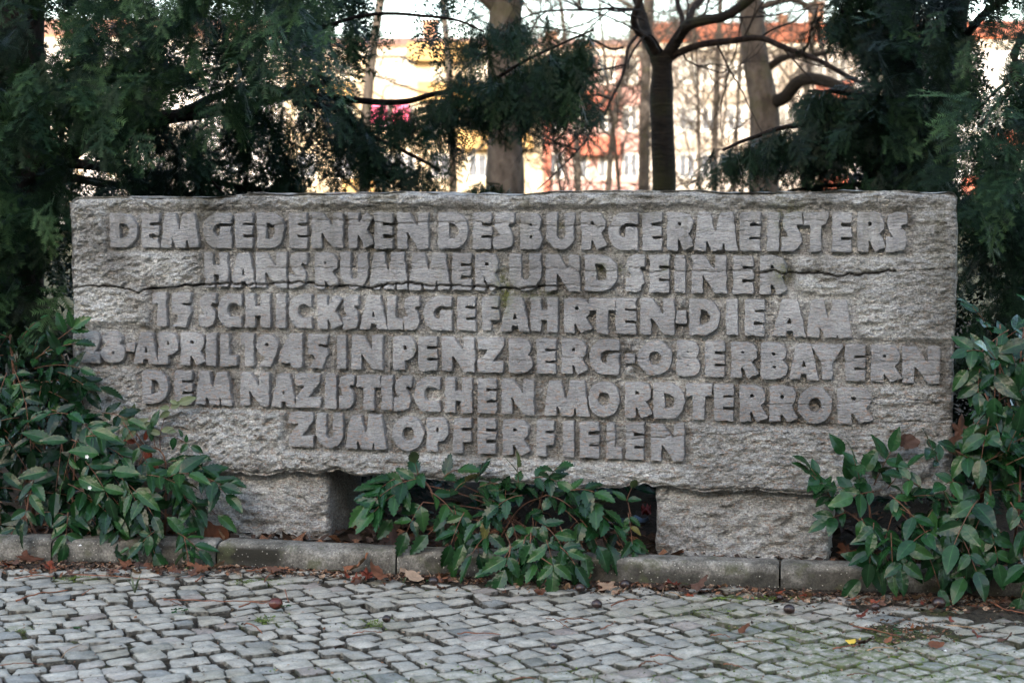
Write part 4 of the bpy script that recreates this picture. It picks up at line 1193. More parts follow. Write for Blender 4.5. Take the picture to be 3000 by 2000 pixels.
def twig(pts, r, mat, label, z=.006, group='fallen twigs on the cobbles'):
    P = np.array([at_z(x, y, z) for x, y in pts])
    if len(P) < 3: P = np.array([P[0], (P[0]+P[-1])/2 + [prs.normal()*.004, prs.normal()*.006, .003], P[-1]])
    S = smooth_path(P, 12)
    S[:,2] += .0025*np.sin(np.linspace(0, 3.1, 12)) + .001*prs.normal(size=12)
    v, f = tube(S, np.linspace(r, r*.6, 12)*(1+.1*prs.normal(size=12)), 6)
    tag(obj('twig', v, f, M[mat], smooth=True), label, 'twig', group)
TW = [
 ([(42,1694),(157,1686)], .0016, 'twig', 'thin orange twig nearest the left edge in the first row of cobbles'),
 ([(47,1757),(120,1740),(200,1728)], .0022, 'twig', 'straight brown twig slanting over the left cobbles'),
 ([(200,1683),(330,1690),(465,1699)], .0014, 'twig', 'long thin red twig along the top row of left cobbles'),
 ([(240,1743),(275,1722)], .0013, 'twig', 'short red twig slanting up on the left cobbles'),
 ([(480,1754),(640,1762),(790,1759)], .0018, 'twig', 'long reddish stalk leading to the red-brown chestnut'),
 ([(700,1778),(790,1766)], .0020, 'twig', 'thick short stalk just below the long reddish stalk'),
 ([(835,1725),(846,1762)], .0016, 'twig', 'short upright brown stalk above the red-brown chestnut'),
 ([(573,1704),(598,1685)], .0022, 'twig', 'stubby brown twig below the heap of leaves left of the first kerb joint'),
 ([(475,1750),(505,1762),(535,1776)], .0016, 'stem', 'dark bent twig between left cobbles'),
 ([(715,1826),(768,1852)], .0019, 'twig', 'purple-brown twig slanting down below the mossy cobble joint'),
 ([(0,1950),(125,1944)], .0013, 'twig', 'thin red twig at the left bottom edge'),
 ([(180,1925),(240,1886)], .0012, 'twig_pale', 'pale stalk above the lower left cobbles'),
 ([(720,1672),(865,1670)], .0017, 'twig', 'orange-brown twig along the foot of the stained kerb stone'),
 ([(775,1702),(800,1680)], .0016, 'twig', 'short orange stick leaning below the stained kerb stone'),
 ([(930,1710),(946,1692)], .0010, 'twig_pale', 'tiny straw on the cobbles below the stained kerb stone'),
 ([(510,1700),(560,1690)], .0012, 'stem', 'short dark stick near the leaf heap'),
 ([(1033,1856),(1120,1853)], .0012, 'twig', 'thin brown twig on the cobbles below the small black nut'),
 ([(1340,1853),(1400,1856),(1468,1857)], .0017, 'twig', 'orange-tan twig lying across the middle cobbles'),
 ([(1270,1700),(1235,1660)], .0008, 'twig_pale', 'hair-thin straw beside the dark chestnut at the kerb'),
 ([(1825,1733),(1871,1704)], .0019, 'twig', 'orange-brown stick slanting up to the kerb beside a chestnut'),
 ([(1790,1772),(1880,1755)], .0019, 'twig', 'brown stick on the cobbles right of the centre chestnut'),
 ([(1640,1814),(1740,1818)], .0018, 'stem', 'dark purple twig on the cobbles left of centre-right'),
 ([(1758,1843),(1797,1826)], .0015, 'twig', 'short red stick slanting on the centre-right cobbles'),
 ([(1600,1810),(1665,1836)], .0014, 'stem', 'thin dark twig slanting down between centre cobbles'),
 ([(1905,1922),(2000,1932)], .0017, 'twig', 'orange twig low on the cobbles right of centre'),
 ([(1872,1950),(1900,1938),(1940,1947)], .0022, 'stem', 'bent brown twig below the orange twig'),
 ([(1500,1990),(1570,1986)], .0012, 'twig', 'thin red twig at the bottom edge of the middle cobbles'),
 ([(1960,1736),(2000,1748)], .0016, 'twig_pale', 'pale stalk under the rust-brown crumpled leaf'),
 ([(2080,1860),(2140,1866)], .0014, 'twig', 'red-brown twig on mossy cobbles left of the yellow leaf'),
 ([(2150,1883),(2265,1884)], .0012, 'twig', 'long thin twig across the mossy cobbles'),
 ([(2440,1900),(2520,1888)], .0019, 'twig', 'reddish twig pointing at the yellow leaf'),
 ([(2540,1904),(2620,1900)], .0016, 'twig_pale', 'straw-coloured twig right of the yellow leaf'),
 ([(2500,1832),(2570,1850),(2640,1864)], .0019, 'twig', 'brown twig leading into the brown litter patch'),
 ([(2770,1830),(2840,1838),(2870,1848)], .0013, 'twig_pale', 'pale curved stalk over the brown litter patch'),
 ([(2900,1760),(2935,1783),(3000,1796)], .0026, 'twig', 'curved reddish twig on the soil at the right edge'),
 ([(2480,1978),(2550,1975)], .0017, 'stem', 'dark red twig on the lower right cobbles'),
 ([(2120,1945),(2190,1962)], .0012, 'twig', 'thin orange twig between cobbles at lower right'),
 ([(1950,1700),(1938,1745)], .0010, 'twig_pale', 'thin upright straw before the fourth kerb stone'),
 ([(2762,1716),(2772,1765)], .0008, 'twig_pale', 'hair-thin stalk rising over the largest black chestnut'),
]
for p, r, m, l in TW: twig(p, r, m, l)
for (px, py, s, lab) in [(235,1597,.011,'white chip on the left kerb stone'), (2770,1905,.009,'white speck beside the brown litter patch'), (1620,1815,.008,'small white speck on the centre cobbles')]:
    z = KH+.002 if py < 1650 else .004
    p = at_z(px, py, z)
    v = np.array([(math.cos(t)*s*.6*random.uniform(.6,1), math.sin(t)*s*.5, 0) for t in np.arange(0, 6.2, 1.05)] + [(0,0,s*.3)]) + p
    tag(obj('pale_chip', v, [(i, (i+1) % 6, 6) for i in range(6)], M['white']), lab, 'chip')

# little weeds in the joints
def weed(px, py, h, n, mat, label):
    c = at_z(px, py, 0)
    root = empty('weed', c, label, 'weed')
    for i in range(n):
        th = prs.uniform(0, 6.28); L = h*prs.uniform(.6, 1.1)
        tip = c + [math.cos(th)*L*.6, math.sin(th)*L*.4, L]
        b = np.array([-math.sin(th), math.cos(th), 0])*h*.05
        mid = c*.45 + tip*.55 + [0,0,L*.12]
        obj('blade', [c-b, c+b, mid+b*1.2, mid-b*1.2, tip], [(0,1,2,3),(3,2,4)], M[mat], root, attrs={'vein': [0.0]*5})
def clover(px, py, n, rad, label):
    c = at_z(px, py, 0)
    root = empty('seedling', c, label, 'weed')
    for i in range(n):
        q = c + [prs.normal()*rad, prs.normal()*rad, .008 + prs.uniform(0,.006)]
        s = prs.uniform(.004, .008)
        v = [q + [math.cos(t)*s, math.sin(t)*s*.9, prs.normal()*s*.2] for t in np.arange(0, 6.2, .9)] + [q + [0,0,-s*.2]]
        obj('leaf', v, [(j, (j+1) % 7, 7) for j in range(7)], M['leaf_mid'], root, attrs={'vein': [0.0]*8})
weed(395,1735,.045,9,'leaf_pale','wispy grass tuft in a joint of the left cobbles')
weed(1182,1710,.022,9,'leaf_pale','small pale grass tuft by the second kerb joint')
weed(1345,1704,.018,4,'leaf_pale','tiny yellow-green sprout at the kerb right of the dark chestnut')
weed(2470,1872,.026,5,'leaf_mid','small grass sprout above the yellow leaf')
weed(1740,2000,.03,6,'leaf_pale','dry grass tuft low in the centre-right cobbles')
weed(2225,1890,.016,4,'leaf_mid','small green sprout in the mossy joints left of the yellow leaf')
clover(525,1798,7,.011,'cluster of tiny round leaves in a left cobble joint')
clover(222,1853,4,.008,'tiny blue-green seedling between lower left cobbles')
clover(1256,1713,2,.003,'tiny round green leaf at the dark chestnut')
clover(2660,1862,7,.028,'round-leaved seedlings on the brown litter patch')
clover(838,1790,4,.010,'small blue-green seedling below the red-brown chestnut')
# ================================================================ houses
def wall_m(name, col): return flat_mat(name, col, 0.9, .06, 1.2, .1, 30)
M['w_cream'] = wall_m('cream_render', (0.264, 0.238, 0.218))
M['w_yellow'] = wall_m('yellow_render', (0.297, 0.244, 0.172))
M['w_orange'] = wall_m('orange_render', (0.277, 0.178, 0.073))
M['w_pink'] = wall_m('pink_render', (0.277, 0.165, 0.152))
M['w_red'] = wall_m('red_render', (0.251, 0.079, 0.053))
M['w_white'] = wall_m('white_render', (0.396, 0.389, 0.396))
M['w_trim'] = wall_m('pale_trim', (0.356, 0.33, 0.29))
M['w_grey'] = wall_m('grey_brown_render', (0.198, 0.172, 0.145))
M['r_orange'] = flat_mat('orange_roof_tiles', (0.26, 0.072, 0.025), 0.8, .2, 3)
M['r_brown'] = flat_mat('brown_roof_tiles', (0.20, 0.105, 0.065), 0.8, .2, 3)
M['frame'] = flat_mat('white_window_frame', (0.50, 0.50, 0.49), 0.5, .05)
M['curtain'] = flat_mat('magenta_awning', (0.50, 0.08, 0.16), 0.8, .1)
m, nt, b = new_mat('window_glass', 0.08, 0.6)
b.inputs['Base Color'].default_value = (0.09, 0.10, 0.12, 1)
M['glass'] = m

def house(name, label, X0, X1, eave, ridge, wall, trim, roof, rows, cols, Y=100.0, depth=12.0, win=(1.15, 1.45), skip=(), balc=(), bmat=None, chim=()):
    """a house front in the plane Y, seen from -Y; rows = window centre heights, cols = window centre x"""
    root = empty(name, ((X0+X1)/2, Y+depth/2, -.06), label, 'building')
    m = MB()
    hx, hz = win[0]/2, win[1]/2
    # wall built round its window openings
    xs = sorted(cols); zs = sorted(rows)
    ze = [-.06]
    z = -.06
    for zc in zs:
        m.box(X0, X1, Y, Y+.4, z, zc-hz)
        x = X0
        for xc in xs:
            m.box(x, xc-hx, Y, Y+.4, zc-hz, zc+hz); x = xc+hx
        m.box(x, X1, Y, Y+.4, zc-hz, zc+hz)
        z = zc+hz
    m.box(X0, X1, Y, Y+.4, z, eave)
    m.box(X0, X1, Y+.6, Y+depth, -.06, eave-.01)
    m.build('wall', M[wall], root)
    r = MB()
    my = Y + depth/2
    v = [(X0,Y-.5,eave+.18),(X1,Y-.5,eave+.18),(X1,my,ridge),(X0,my,ridge),(X0,Y+depth+.5,eave+.18),(X1,Y+depth+.5,eave+.18),(X0,Y-.5,eave+.04),(X1,Y-.5,eave+.04),(X0,Y+depth+.5,eave+.04),(X1,Y+depth+.5,eave+.04)]
    r.add(v, [(0,1,2,3),(3,2,5,4),(6,7,1,0),(4,5,9,8),(0,3,4,8,6),(1,7,9,5,2),(6,8,9,7)])
    ro = r.build('roof', M[roof], root)
    c = MB(); c.box(X0, X1, Y-.35, Y-.003, eave-.42, eave+.035); c.build('eaves_board', M[trim], root)
    for cx, cw, ch in chim:
        k = MB(); k.box(cx-cw/2, cx+cw/2, my-.5, my+.5, ridge-1.2, ridge+ch); k.box(cx-cw/2-.08, cx+cw/2+.08, my-.58, my+.58, ridge+ch+.003, ridge+ch+.12)
        k.build('chimney', M['r_brown'], ro)
    for i, zc in enumerate(zs):
        for j, xc in enumerate(xs):
            if (i, j) in skip: continue
            f = MB(); w = .09
            f.box(xc-hx, xc+hx, Y+.12, Y+.20, zc-hz, zc-hz+w); f.box(xc-hx, xc+hx, Y+.12, Y+.20, zc+hz-w, zc+hz)
            f.box(xc-hx, xc-hx+w, Y+.12, Y+.20, zc-hz+w, zc+hz-w); f.box(xc+hx-w, xc+hx, Y+.12, Y+.20, zc-hz+w, zc+hz-w)
            f.box(xc-w/2, xc+w/2, Y+.12, Y+.20, zc-hz+w, zc+hz-w)
            fo = f.build('window', M['frame'], root)
            g = MB(); g.box(xc-hx+w, xc+hx-w, Y+.21, Y+.23, zc-hz+w, zc+hz-w); g.build('pane', M['glass'], fo)
            s_ = MB(); s_.box(xc-hx-.08, xc+hx+.08, Y-.12, Y-.003, zc-hz-.12, zc-hz-.02); s_.build('sill', M[trim], fo)
    for (bx0, bx1, zf, hh) in balc:
        bb = MB()
        bb.box(bx0, bx1, Y-1.2, Y-.003, zf-.18, zf)
        bb.box(bx0, bx1, Y-1.2, Y-1.1, zf, zf+hh); bb.box(bx0, bx0+.1, Y-1.1, Y-.003, zf, zf+hh); bb.box(bx1-.1, bx1, Y-1.1, Y-.003, zf, zf+hh)
        bb.build('balcony', M[bmat or trim], root)
    return root
def hx_(px): return (px-1500)/48.5
def hz_(py): return EYE + (620-py)/48.5
rowsD = [hz_(y) for y in (620, 486, 350, 212)]
EV, RG = hz_(136), hz_(60)
house('apartment_house', 'white apartment house at far left seen through the yew branches', hx_(-900), hx_(838), hz_(120), hz_(30), 'w_white', 'w_trim', 'r_brown',
      rowsD, [hx_(x) for x in range(-840, 820, 118)], balc=[(hx_(420), hx_(560), hz_(420), 1.0), (hx_(170), hx_(300), hz_(420), 1.0)], bmat='w_trim', chim=[(hx_(300), 1.0, 1.2)])
house('apartment_house', 'yellow apartment house with orange balcony bands behind the left plane trunk', hx_(840), hx_(1588), hz_(150), hz_(88), 'w_yellow', 'w_trim', 'r_brown',
      rowsD, [hx_(x) for x in (900, 1010, 1130, 1190, 1290, 1400, 1500)], balc=[(hx_(1340), hx_(1560), hz_(430), 1.0), (hx_(1230), hx_(1420), hz_(292), .9), (hx_(1200), hx_(1380), hz_(180), .9), (hx_(870), hx_(1040), hz_(292), .9), (hx_(1010), hx_(1100), hz_(568), .9)], bmat='w_orange', chim=[(hx_(1250), .9, .9)])
pk = house('apartment_house', 'pink apartment house right of the left plane trunk', hx_(1590), hx_(1880), hz_(150), hz_(92), 'w_pink', 'w_trim', 'r_brown',
      rowsD, [hx_(x) for x in (1628, 1700, 1775, 1845)], win=(.95, 1.5), balc=[(hx_(1660), hx_(1810), hz_(448), .9), (hx_(1660), hx_(1810), hz_(318), .9)], bmat='w_red', chim=[(hx_(1622), .8, .35)])
mm = MB(); mm.box(hx_(1593), hx_(1612), 99.9, 99.996, -.06, hz_(160)); mm.build('corner_band', M['w_red'], pk)
cream = house('apartment_house', 'cream apartment house with bright orange tiled roof at right', hx_(1882), hx_(2500), EV, RG+.4, 'w_cream', 'w_trim', 'r_orange',
      rowsD, [hx_(x) for x in (1935, 2010, 2075, 2150, 2225, 2300, 2385, 2450)], win=(1.0, 1.5), balc=[(hx_(2380), hx_(2480), hz_(285), .8)], bmat='w_red', chim=[(hx_(2432), .9, 1.1), (hx_(2330), .5, .3)])
house('apartment_house', 'pale house with red balconies glimpsed through the right yew', hx_(2502), hx_(3900), EV+.2, RG+.5, 'w_white', 'w_trim', 'r_orange',
      rowsD, [hx_(x) for x in range(2550, 3850, 95)], win=(1.0, 1.5), balc=[(hx_(2395), hx_(2470), hz_(560), .9), (hx_(2810), hx_(2860), hz_(560), .9), (hx_(2900), hx_(3050), hz_(430), .9)], bmat='w_red', chim=[(hx_(2700), .9, .8)])
for (a, b_, y0, y1) in ((2052, 2182, 270, 305), (2052, 2182, 408, 440), (2052, 2182, 160, 178), (1905, 2035, 408, 440), (2275, 2320, 160, 300)):
    gp = MB(); gp.box(hx_(a), hx_(b_), 99.75, 99.996, hz_(y1), hz_(y0)); gp.build('grey_panel', M['w_grey'], cream)
aw = MB()
for (a, b_) in ((1095, 1140), (1160, 1205)):
    aw.add([(hx_(a), 98.6, hz_(300)), (hx_(b_), 98.6, hz_(300)), (hx_(b_), 98.4, hz_(372)), (hx_(a), 98.4, hz_(372)), (hx_(a), 98.55, hz_(300)), (hx_(b_), 98.55, hz_(300)), (hx_(b_), 98.35, hz_(372)), (hx_(a), 98.35, hz_(372))],
           [(0,1,2,3),(7,6,5,4),(0,4,5,1),(3,2,6,7),(0,3,7,4),(1,5,6,2)])
tag(aw.build('awning', M['curtain']), 'magenta cloth awnings on the yellow house behind the left yew branch', 'awning')
# an unseen block, added behind the photographer, keeps the whole near scene in shade
def add_shade_block():
    root = empty('shade_block', (6, -36, -.06), 'tall unseen grey-brown block added behind the viewer to shade the pavement', 'building')
    m = MB(); m.box(-50, 34, -45, -24.3, -.06, 14.0)
    m.build('wall', M['w_grey'], root)
    r_ = MB(); r_.box(-50.4, 34.4, -45.4, -23.9, 14.003, 14.7); r_.build('roof', M['r_brown'], root)
    base = None
    for i in range(4):
        for j in range(20):
            x = -47 + j*4.1; z = 1.6 + i*3.15
            f = MB(); f.box(x-.6, x+.6, -24.29, -24.2, z, z+1.5)
            if base is None:
                base = f.build('window', M['glass'], root); bx, bz = x, z
            else:
                c = base.copy(); C.objects.link(c); c.location = base.location + Vector((x-bx, 0, z-bz))
add_shade_block()

# ================================================================ bare trees
def limb(P, r0, r1, n=18, sides=8, wob=.0, seed=0):
    S = smooth_path(P, n)
    if wob:
        for k in range(3):
            S[:, k] += wob*fbm(np.linspace(0, 4, n)+k*9, seed, 0, seed, 3)*np.linspace(0, 1, n)
    return tube(S, np.linspace(r0, r1, n), sides)

RMIN = 0.0012
def twiggy(base, d, L, r, depth, mb, rr, up=.25, spread=.6, sides=4):
    """recursive bare branching into one mesh"""
    n = 4
    P = [np.array(base, float)]; dd = np.array(d, float)
    for i in range(n):
        dd = dd + rr.normal(size=3)*.16 + np.array([0, 0, up*.12]); dd /= np.linalg.norm(dd)
        P.append(P[-1] + dd*L/n)
    P = np.array(P)
    r = max(r, RMIN); v, f = tube(P[::2] if depth < 2 else P, np.linspace(r, max(r*.7, RMIN*.8), 3 if depth < 2 else n+1), sides, cap=False)
    mb.add(v, f)
    if depth <= 0: return
    k = rr.integers(2, 4) if depth > 1 else 3
    for i in range(k):
        t = rr.uniform(.35, 1.0) if i else 1.0
        q = P[min(n, int(t*n))]
        nd = dd + rr.normal(size=3)*spread + np.array([0, 0, up]); nd /= np.linalg.norm(nd)
        twiggy(q, nd, L*rr.uniform(.6, .85), r*.64, depth-1, mb, rr, up, spread, 3 if depth < 3 else 4)

def trunk_px(pts, Y):
    return [at_y(x, y, Y) for x, y in pts]

# left plane tree trunk
t1 = empty('plane_tree', at_y(1480, 640, 15.5)*[1,1,0], 'thick grey plane trunk left of centre behind the slab', 'tree')
v, f = tube(smooth_path([at_y(1478, 900, 15.5)*[1,1,0]+[0,0,-.05], at_y(1480,560,15.5), at_y(1480,300,15.5), at_y(1478,100,15.5), at_y(1490,-100,15.5), at_y(1500,-500,15.5), at_y(1490,-1100,15.5)], 40), np.linspace(.185, .14, 40)*(1+.05*np.sin(np.arange(40)*1.1)), 18)
obj('trunk', v, f, M['bark_grey'], t1, smooth=True)
rr = np.random.default_rng(5)
cm = MB()
for k in range(7):
    b0 = at_y(1485, -300-130*k, 15.5)
    twiggy(b0, [rr.normal(), rr.normal()*.6, .5], 2.3, .06, 4, cm, rr)
cm.build('crown', M['bark_grey'], t1)
lm = MB(); v, f = limb([at_y(1460, 40, 15.5), at_y(1405, -10, 15.4), at_y(1330, -40, 15.3), at_y(1200,-120,15)], .05, .03); lm.add(v, f)
lm.build('limb', M['bark_grey'], t1)

# right plane tree trunk, mossy limbs to its right
t3 = empty('plane_tree', at_y(2240, 640, 14.5)*[1,1,0], 'thick mottled plane trunk right of centre with mossy limbs', 'tree')
v, f = tube(smooth_path([at_y(2242, 900, 14.5)*[1,1,0]+[0,0,-.05], at_y(2238,560,14.5), at_y(2240,330,14.5), at_y(2215,180,14.5), at_y(2200,20,14.5), at_y(2195,-200,14.5), at_y(2230,-900,14.5)], 40), np.interp(np.linspace(0, 1, 40), [0,.25,.4,.6,1], [.13,.135,.12,.105,.09])*1.0, 18)
obj('trunk', v, f, M['bark_grey'], t3, smooth=True)
v, f = limb([at_y(2262,300,14.5), at_y(2300,285,14.3), at_y(2340,240,14.1), at_y(2390,232,14.0), at_y(2450,250,13.9), at_y(2510,275,13.8), at_y(2620,300,13.6)], .062, .038, 26, 10)
obj('limb', v, f, M['bark_moss'], t3, smooth=True)
v, f = limb([at_y(2250,200,14.5), at_y(2285,175,14.4), at_y(2325,162,14.3), at_y(2370,166,14.2), at_y(2440,150,14.1)], .036, .018, 20, 8)
obj('limb', v, f, M['bark_moss'], t3, smooth=True)
v, f = limb([at_y(2230,20,14.5), at_y(2320,0,14.3), at_y(2385,40,14.2), at_y(2400,110,14.2), at_y(2425,190,14.2)], .03, .014, 26, 8)
obj('limb', v, f, M['bark_grey'], t3, smooth=True)
cm = MB()
for k in range(6): twiggy(at_y(2200, -300-150*k, 14.5), [rr.normal(), rr.normal()*.6, .5], 2.2, .06, 4, cm, rr)
for (x, y, dx, dz) in ((2400,60,.8,-.5),(2385,40,1,.2),(2425,190,.5,-.6),(2300,5,.6,.5),(2440,150,1,-.2),(2500,272,.6,-.5),(2350,165,.3,-.8),(2330,0,.5,.6),(2250,-40,.8,.2)):
    twiggy(at_y(x, y, 14.2), [dx, rr.normal()*.3, dz], .55, .010, 3, cm, rr, up=-.05)
cm.build('crown', M['bark_grey'], t3)

# nearer dark cherry tree with mossy trunk
YC = 8.6
t2 = empty('cherry_tree', at_y(1942, 640, YC)*[1,1,0], 'slender dark mossy tree trunk forking right of centre', 'tree')
v, f = tube(smooth_path([at_y(1950,1100,YC)*[1,1,0]+[0,0,-.05], at_y(1946,560,YC), at_y(1942,420,YC), at_y(1938,300,YC), at_y(1940,230,YC), at_y(1938,165,YC)], 34), np.interp(np.linspace(0,1,34), [0,.5,.72,.78,.9,1], [.064,.060,.060,.056,.052,.064]), 14)
obj('trunk', v, f, M['bark_moss'], t2, smooth=True)
def L2(pts, r0, r1, n=26, dy=0.0):
    P = [at_y(x, y, YC + dy*i/(len(pts)-1)) for i, (x, y) in enumerate(pts)]
    v, f = limb(P, r0, r1, n, 8, .012, int(pts[0][0]))
    obj('limb', v, f, M['bark_moss'] if r0 > .03 else M['bark_dark'], t2, smooth=True)
L2([(1930,175),(1900,120),(1885,60),(1860,-40),(1850,-200)], .036, .02, dy=.3)
L2([(1950,170),(1985,115),(2015,75),(2060,62),(2120,50),(2190,5),(2260,-60)], .034, .02, dy=-.5)
L2([(1955,175),(2000,150),(2060,130),(2150,118),(2225,112),(2290,138),(2350,160),(2420,190),(2480,225),(2530,245),(2600,250)], .020, .009, 40, -.7)
L2([(1925,160),(1895,110),(1870,95),(1855,55),(1870,10),(1890,-60)], .022, .015, dy=-.3)
L2([(2015,75),(2035,20),(2080,-30),(2130,-100)], .018, .012, dy=.4)
L2([(1990,110),(2000,60),(1985,0),(1990,-80)], .016, .010, dy=.3)
L2([(1870,100),(1840,140),(1832,190),(1815,240),(1790,290),(1765,340),(1735,372),(1715,410),(1690,440),(1650,480),(1605,520),(1570,552)], .009, .0030, 46, -.9)
L2([(1940,150),(1900,100),(1850,160),(1836,205)], .007, .004, 20, -.4)
L2([(1765,340),(1700,335),(1640,300),(1600,310)], .004, .002, 16, -.8)
L2([(1835,195),(1790,205),(1740,180),(1700,150)], .0045, .0025, 16, -.7)
L2([(1825,140),(1790,145),(1750,125),(1690,100),(1560,80),(1480,120),(1300,150)], .007, .003, 30, -.5)
L2([(1860,30),(1800,25),(1700,30),(1600,35),(1510,65),(1430,110)], .008, .003, 30, -.6)
L2([(2225,112),(2260,90),(2330,60),(2365,20)], .006, .003, 18, -.6)
L2([(1735,372),(1700,395),(1660,375),(1645,340)], .003, .002, 16, -.8)
cm = MB()
rr = np.random.default_rng(12)
for (x, y, dx, dz, L, dp) in ((1860,-40,-.6,.6,.8,4),(2060,62,.2,.8,.5,3),(2120,50,.7,-.2,.4,3),(1765,340,-.4,-.5,.3,2),(1690,440,-.8,.1,.2,1),(1832,190,-.9,.0,.4,3),(1790,290,-.9,.3,.35,3),(1980,115,.5,.9,.6,3),
                          (2290,138,.6,-.7,.3,3),(2350,160,.3,.7,.3,2),(1900,110,-.9,.5,.5,3),(1600,35,-.7,-.2,.3,3),(1700,30,-.5,.6,.3,3),(2180,110,.4,.8,.3,3),(2100,125,.2,-.9,.3,3),(1890,60,-.8,.2,.5,3),(1850,-20,-.9,.0,.7,4),(1880,30,-.8,-.2,.5,3),(2000,150,.5,-.8,.3,2)):
    twiggy(at_y(x, y, YC-.2), [dx, rr.normal()*.5, dz], L, .006, dp, cm, rr, up=.05, spread=.55)
cm.build('twigs', M['bark_dark'], t2)

# farther bare trees in front of the houses
RMIN = 0.0055
def bare(px, Y, h, r, seed, label, n=9, lean=0, ratio=.35, mat='bark_far', dp=4):
    r = r*.72
    rr = np.random.default_rng(seed)
    b0 = at_y(px, 640, Y)*[1,1,0]
    root = empty('bare_tree', b0, label, 'tree')
    P = [b0 + [0,0,-.06], b0 + [lean*.1, 0, h*.3], b0 + [lean*.5, 0, h*.6], b0 + [lean, 0, h]]
    S = smooth_path(P, 16)
    v, f = tube(S, np.linspace(r, r*.35, 16), 8)
    obj('trunk', v, f, M[mat], root, smooth=True)
    cm = MB()
    for k in range(n):
        i = int(16*(ratio + (1-ratio)*k/n)); i = min(i, 15)
        twiggy(S[i], [rr.normal(), rr.normal()*.5, .5 + .4*rr.random()], h*.21*(1.2-.5*k/n), r*.32, dp, cm, rr, up=.18, spread=.5)
    cm.build('crown', M[mat], root)
bare(1884, 24, 9, .14, 1, 'straight pale trunk just left of the dark mossy tree', 10, .2, .35)
bare(1700, 34, 9, .10, 2, 'thin leaning bare tree before the pink house', 12, -.9, .10)
bare(1775, 30, 8, .10, 3, 'pale forked bare tree before the pink house right side', 12, 1.2, .10)
bare(2150, 30, 8, .06, 21, 'thin twiggy sapling before the cream house beside the right plane trunk', 22, .3, .05, dp=5)
bare(2050, 28, 8, .05, 22, 'thin twiggy sapling halfway between mossy trunk and right plane', 22, -.3, .05, dp=5)
bare(2090, 38, 11, .13, 4, 'bare tree before the cream house left windows', 16, .3, .12, dp=5)
#bare(2010, 45, 11, .12, 6, 'bare tree before the cream house just right of the mossy trunk', 15, -.4, .12, dp=5)
bare(2350, 36, 10, .12, 7, 'bare tree between the right plane trunk and the right yew', 14, .5, .10, dp=5)
bare(1330, 30, 10, .12, 8, 'bare tree half hidden before the yellow house', 11, -.6, .14)
bare(1060, 26, 10, .14, 9, 'curved bare tree behind the left yew boughs', 9, 1.3, .18)
#bare(1600, 40, 10, .11, 10, 'slim bare tree beside the corner of the pink house', 12, .4, .16)
bare(1820, 22, 4.5, .05, 13, 'low many-stemmed bare shrub-like tree left of the mossy trunk', 14, -.4, .06)
bare(1655, 19, 3.2, .035, 14, 'low arching bare shrub close behind the slab', 14, -.3, .04)
# ================================================================ yews
def spray_mesh(seed, L=.16, c=1.0):
    """one yew spray: a twig with side twigs, all set with flat two-ranked needles; returns triangles, tone"""
    r_ = np.random.default_rng(seed)
    T = []; tone = []
    def twig_(p, d, n, L, t0):
        m = int(L/(.0052*c))
        side = np.cross(n, d)
        pts = []
        q = p.copy(); dd = d.copy()
        for i in range(m):
            q = q + dd*L/m; dd = dd - np.array([0,0,.012]) ; dd /= np.linalg.norm(dd)
            pts.append(q.copy())
            for s in (-1, 1):
                a = R(r_.uniform(48, 68))
                nd = dd*math.cos(a) + side*s*math.sin(a) + n*r_.normal()*.12
                l = .0190*(1-.45*(i/m)**3)*min(1, .5+i/4)*r_.uniform(.8, 1.1)
                w = dd*.0022*(1+.9*(c-1))
                T.append([q-w, q+w, q+nd*l]); tone.append(np.clip(t0 + .35*(i/m)**2 + r_.normal()*.07, 0, 1))
        e = pts[-1]
        for (a, b) in ((p, pts[m//2]), (pts[m//2], e)):
            T.append([a-side*.0009, a+side*.0009, b]); tone.append(.3)
        return pts, dd
    n = np.array([0,0,1.0]); d = np.array([0,1.0,0])
    pts, _ = twig_(np.zeros(3), d, n, L, .3)
    for k in range(int(L/.022)):
        i = int(len(pts)*(.12 + .8*k/(L/.022)))
        s = -1 if k % 2 else 1
        a = R(r_.uniform(38, 55))
        nd = np.array([math.sin(a)*s, math.cos(a), r_.normal()*.12]); nd /= np.linalg.norm(nd)
        twig_(pts[i], nd, n, L*.42*(1-.45*k/(L/.022))*r_.uniform(.8,1.15), .32)
    return np.array(T), np.array(tone)
SPRC = [spray_mesh(80+k, [.15,.13,.17][k], 2.4) for k in range(3)]
SPR = [spray_mesh(50+k, [.15,.12,.18,.13,.16][k]) for k in range(5)]

def foliage(points, dirs, sizes, name, parent, tones, seed):
    r_ = np.random.default_rng(seed)
    allv, allt = [], []
    for p, d, s, tn in zip(points, dirs, sizes, tones):
        bank = SPRC if (p[1] > 6.1 or p[2] > 1.75 or name == 'inner_foliage') else SPR
        T, to = bank[r_.integers(len(bank))]
        d = d/np.linalg.norm(d)
        ref = np.array([r_.normal()*.5, r_.normal()*.5 - .45, .9])
        x = np.cross(d, ref); x /= np.linalg.norm(x); z = np.cross(x, d)
        Mx = np.stack([x, d, z], 0)*s
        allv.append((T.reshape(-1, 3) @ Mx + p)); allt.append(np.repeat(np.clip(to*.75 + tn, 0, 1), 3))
    V = np.concatenate(allv)
    F = np.arange(len(V)).reshape(-1, 3)
    o = obj(name, V, F, M['needle'], parent, attrs={'tone': np.concatenate(allt)})
    o['kind'] = 'stuff'
    return o

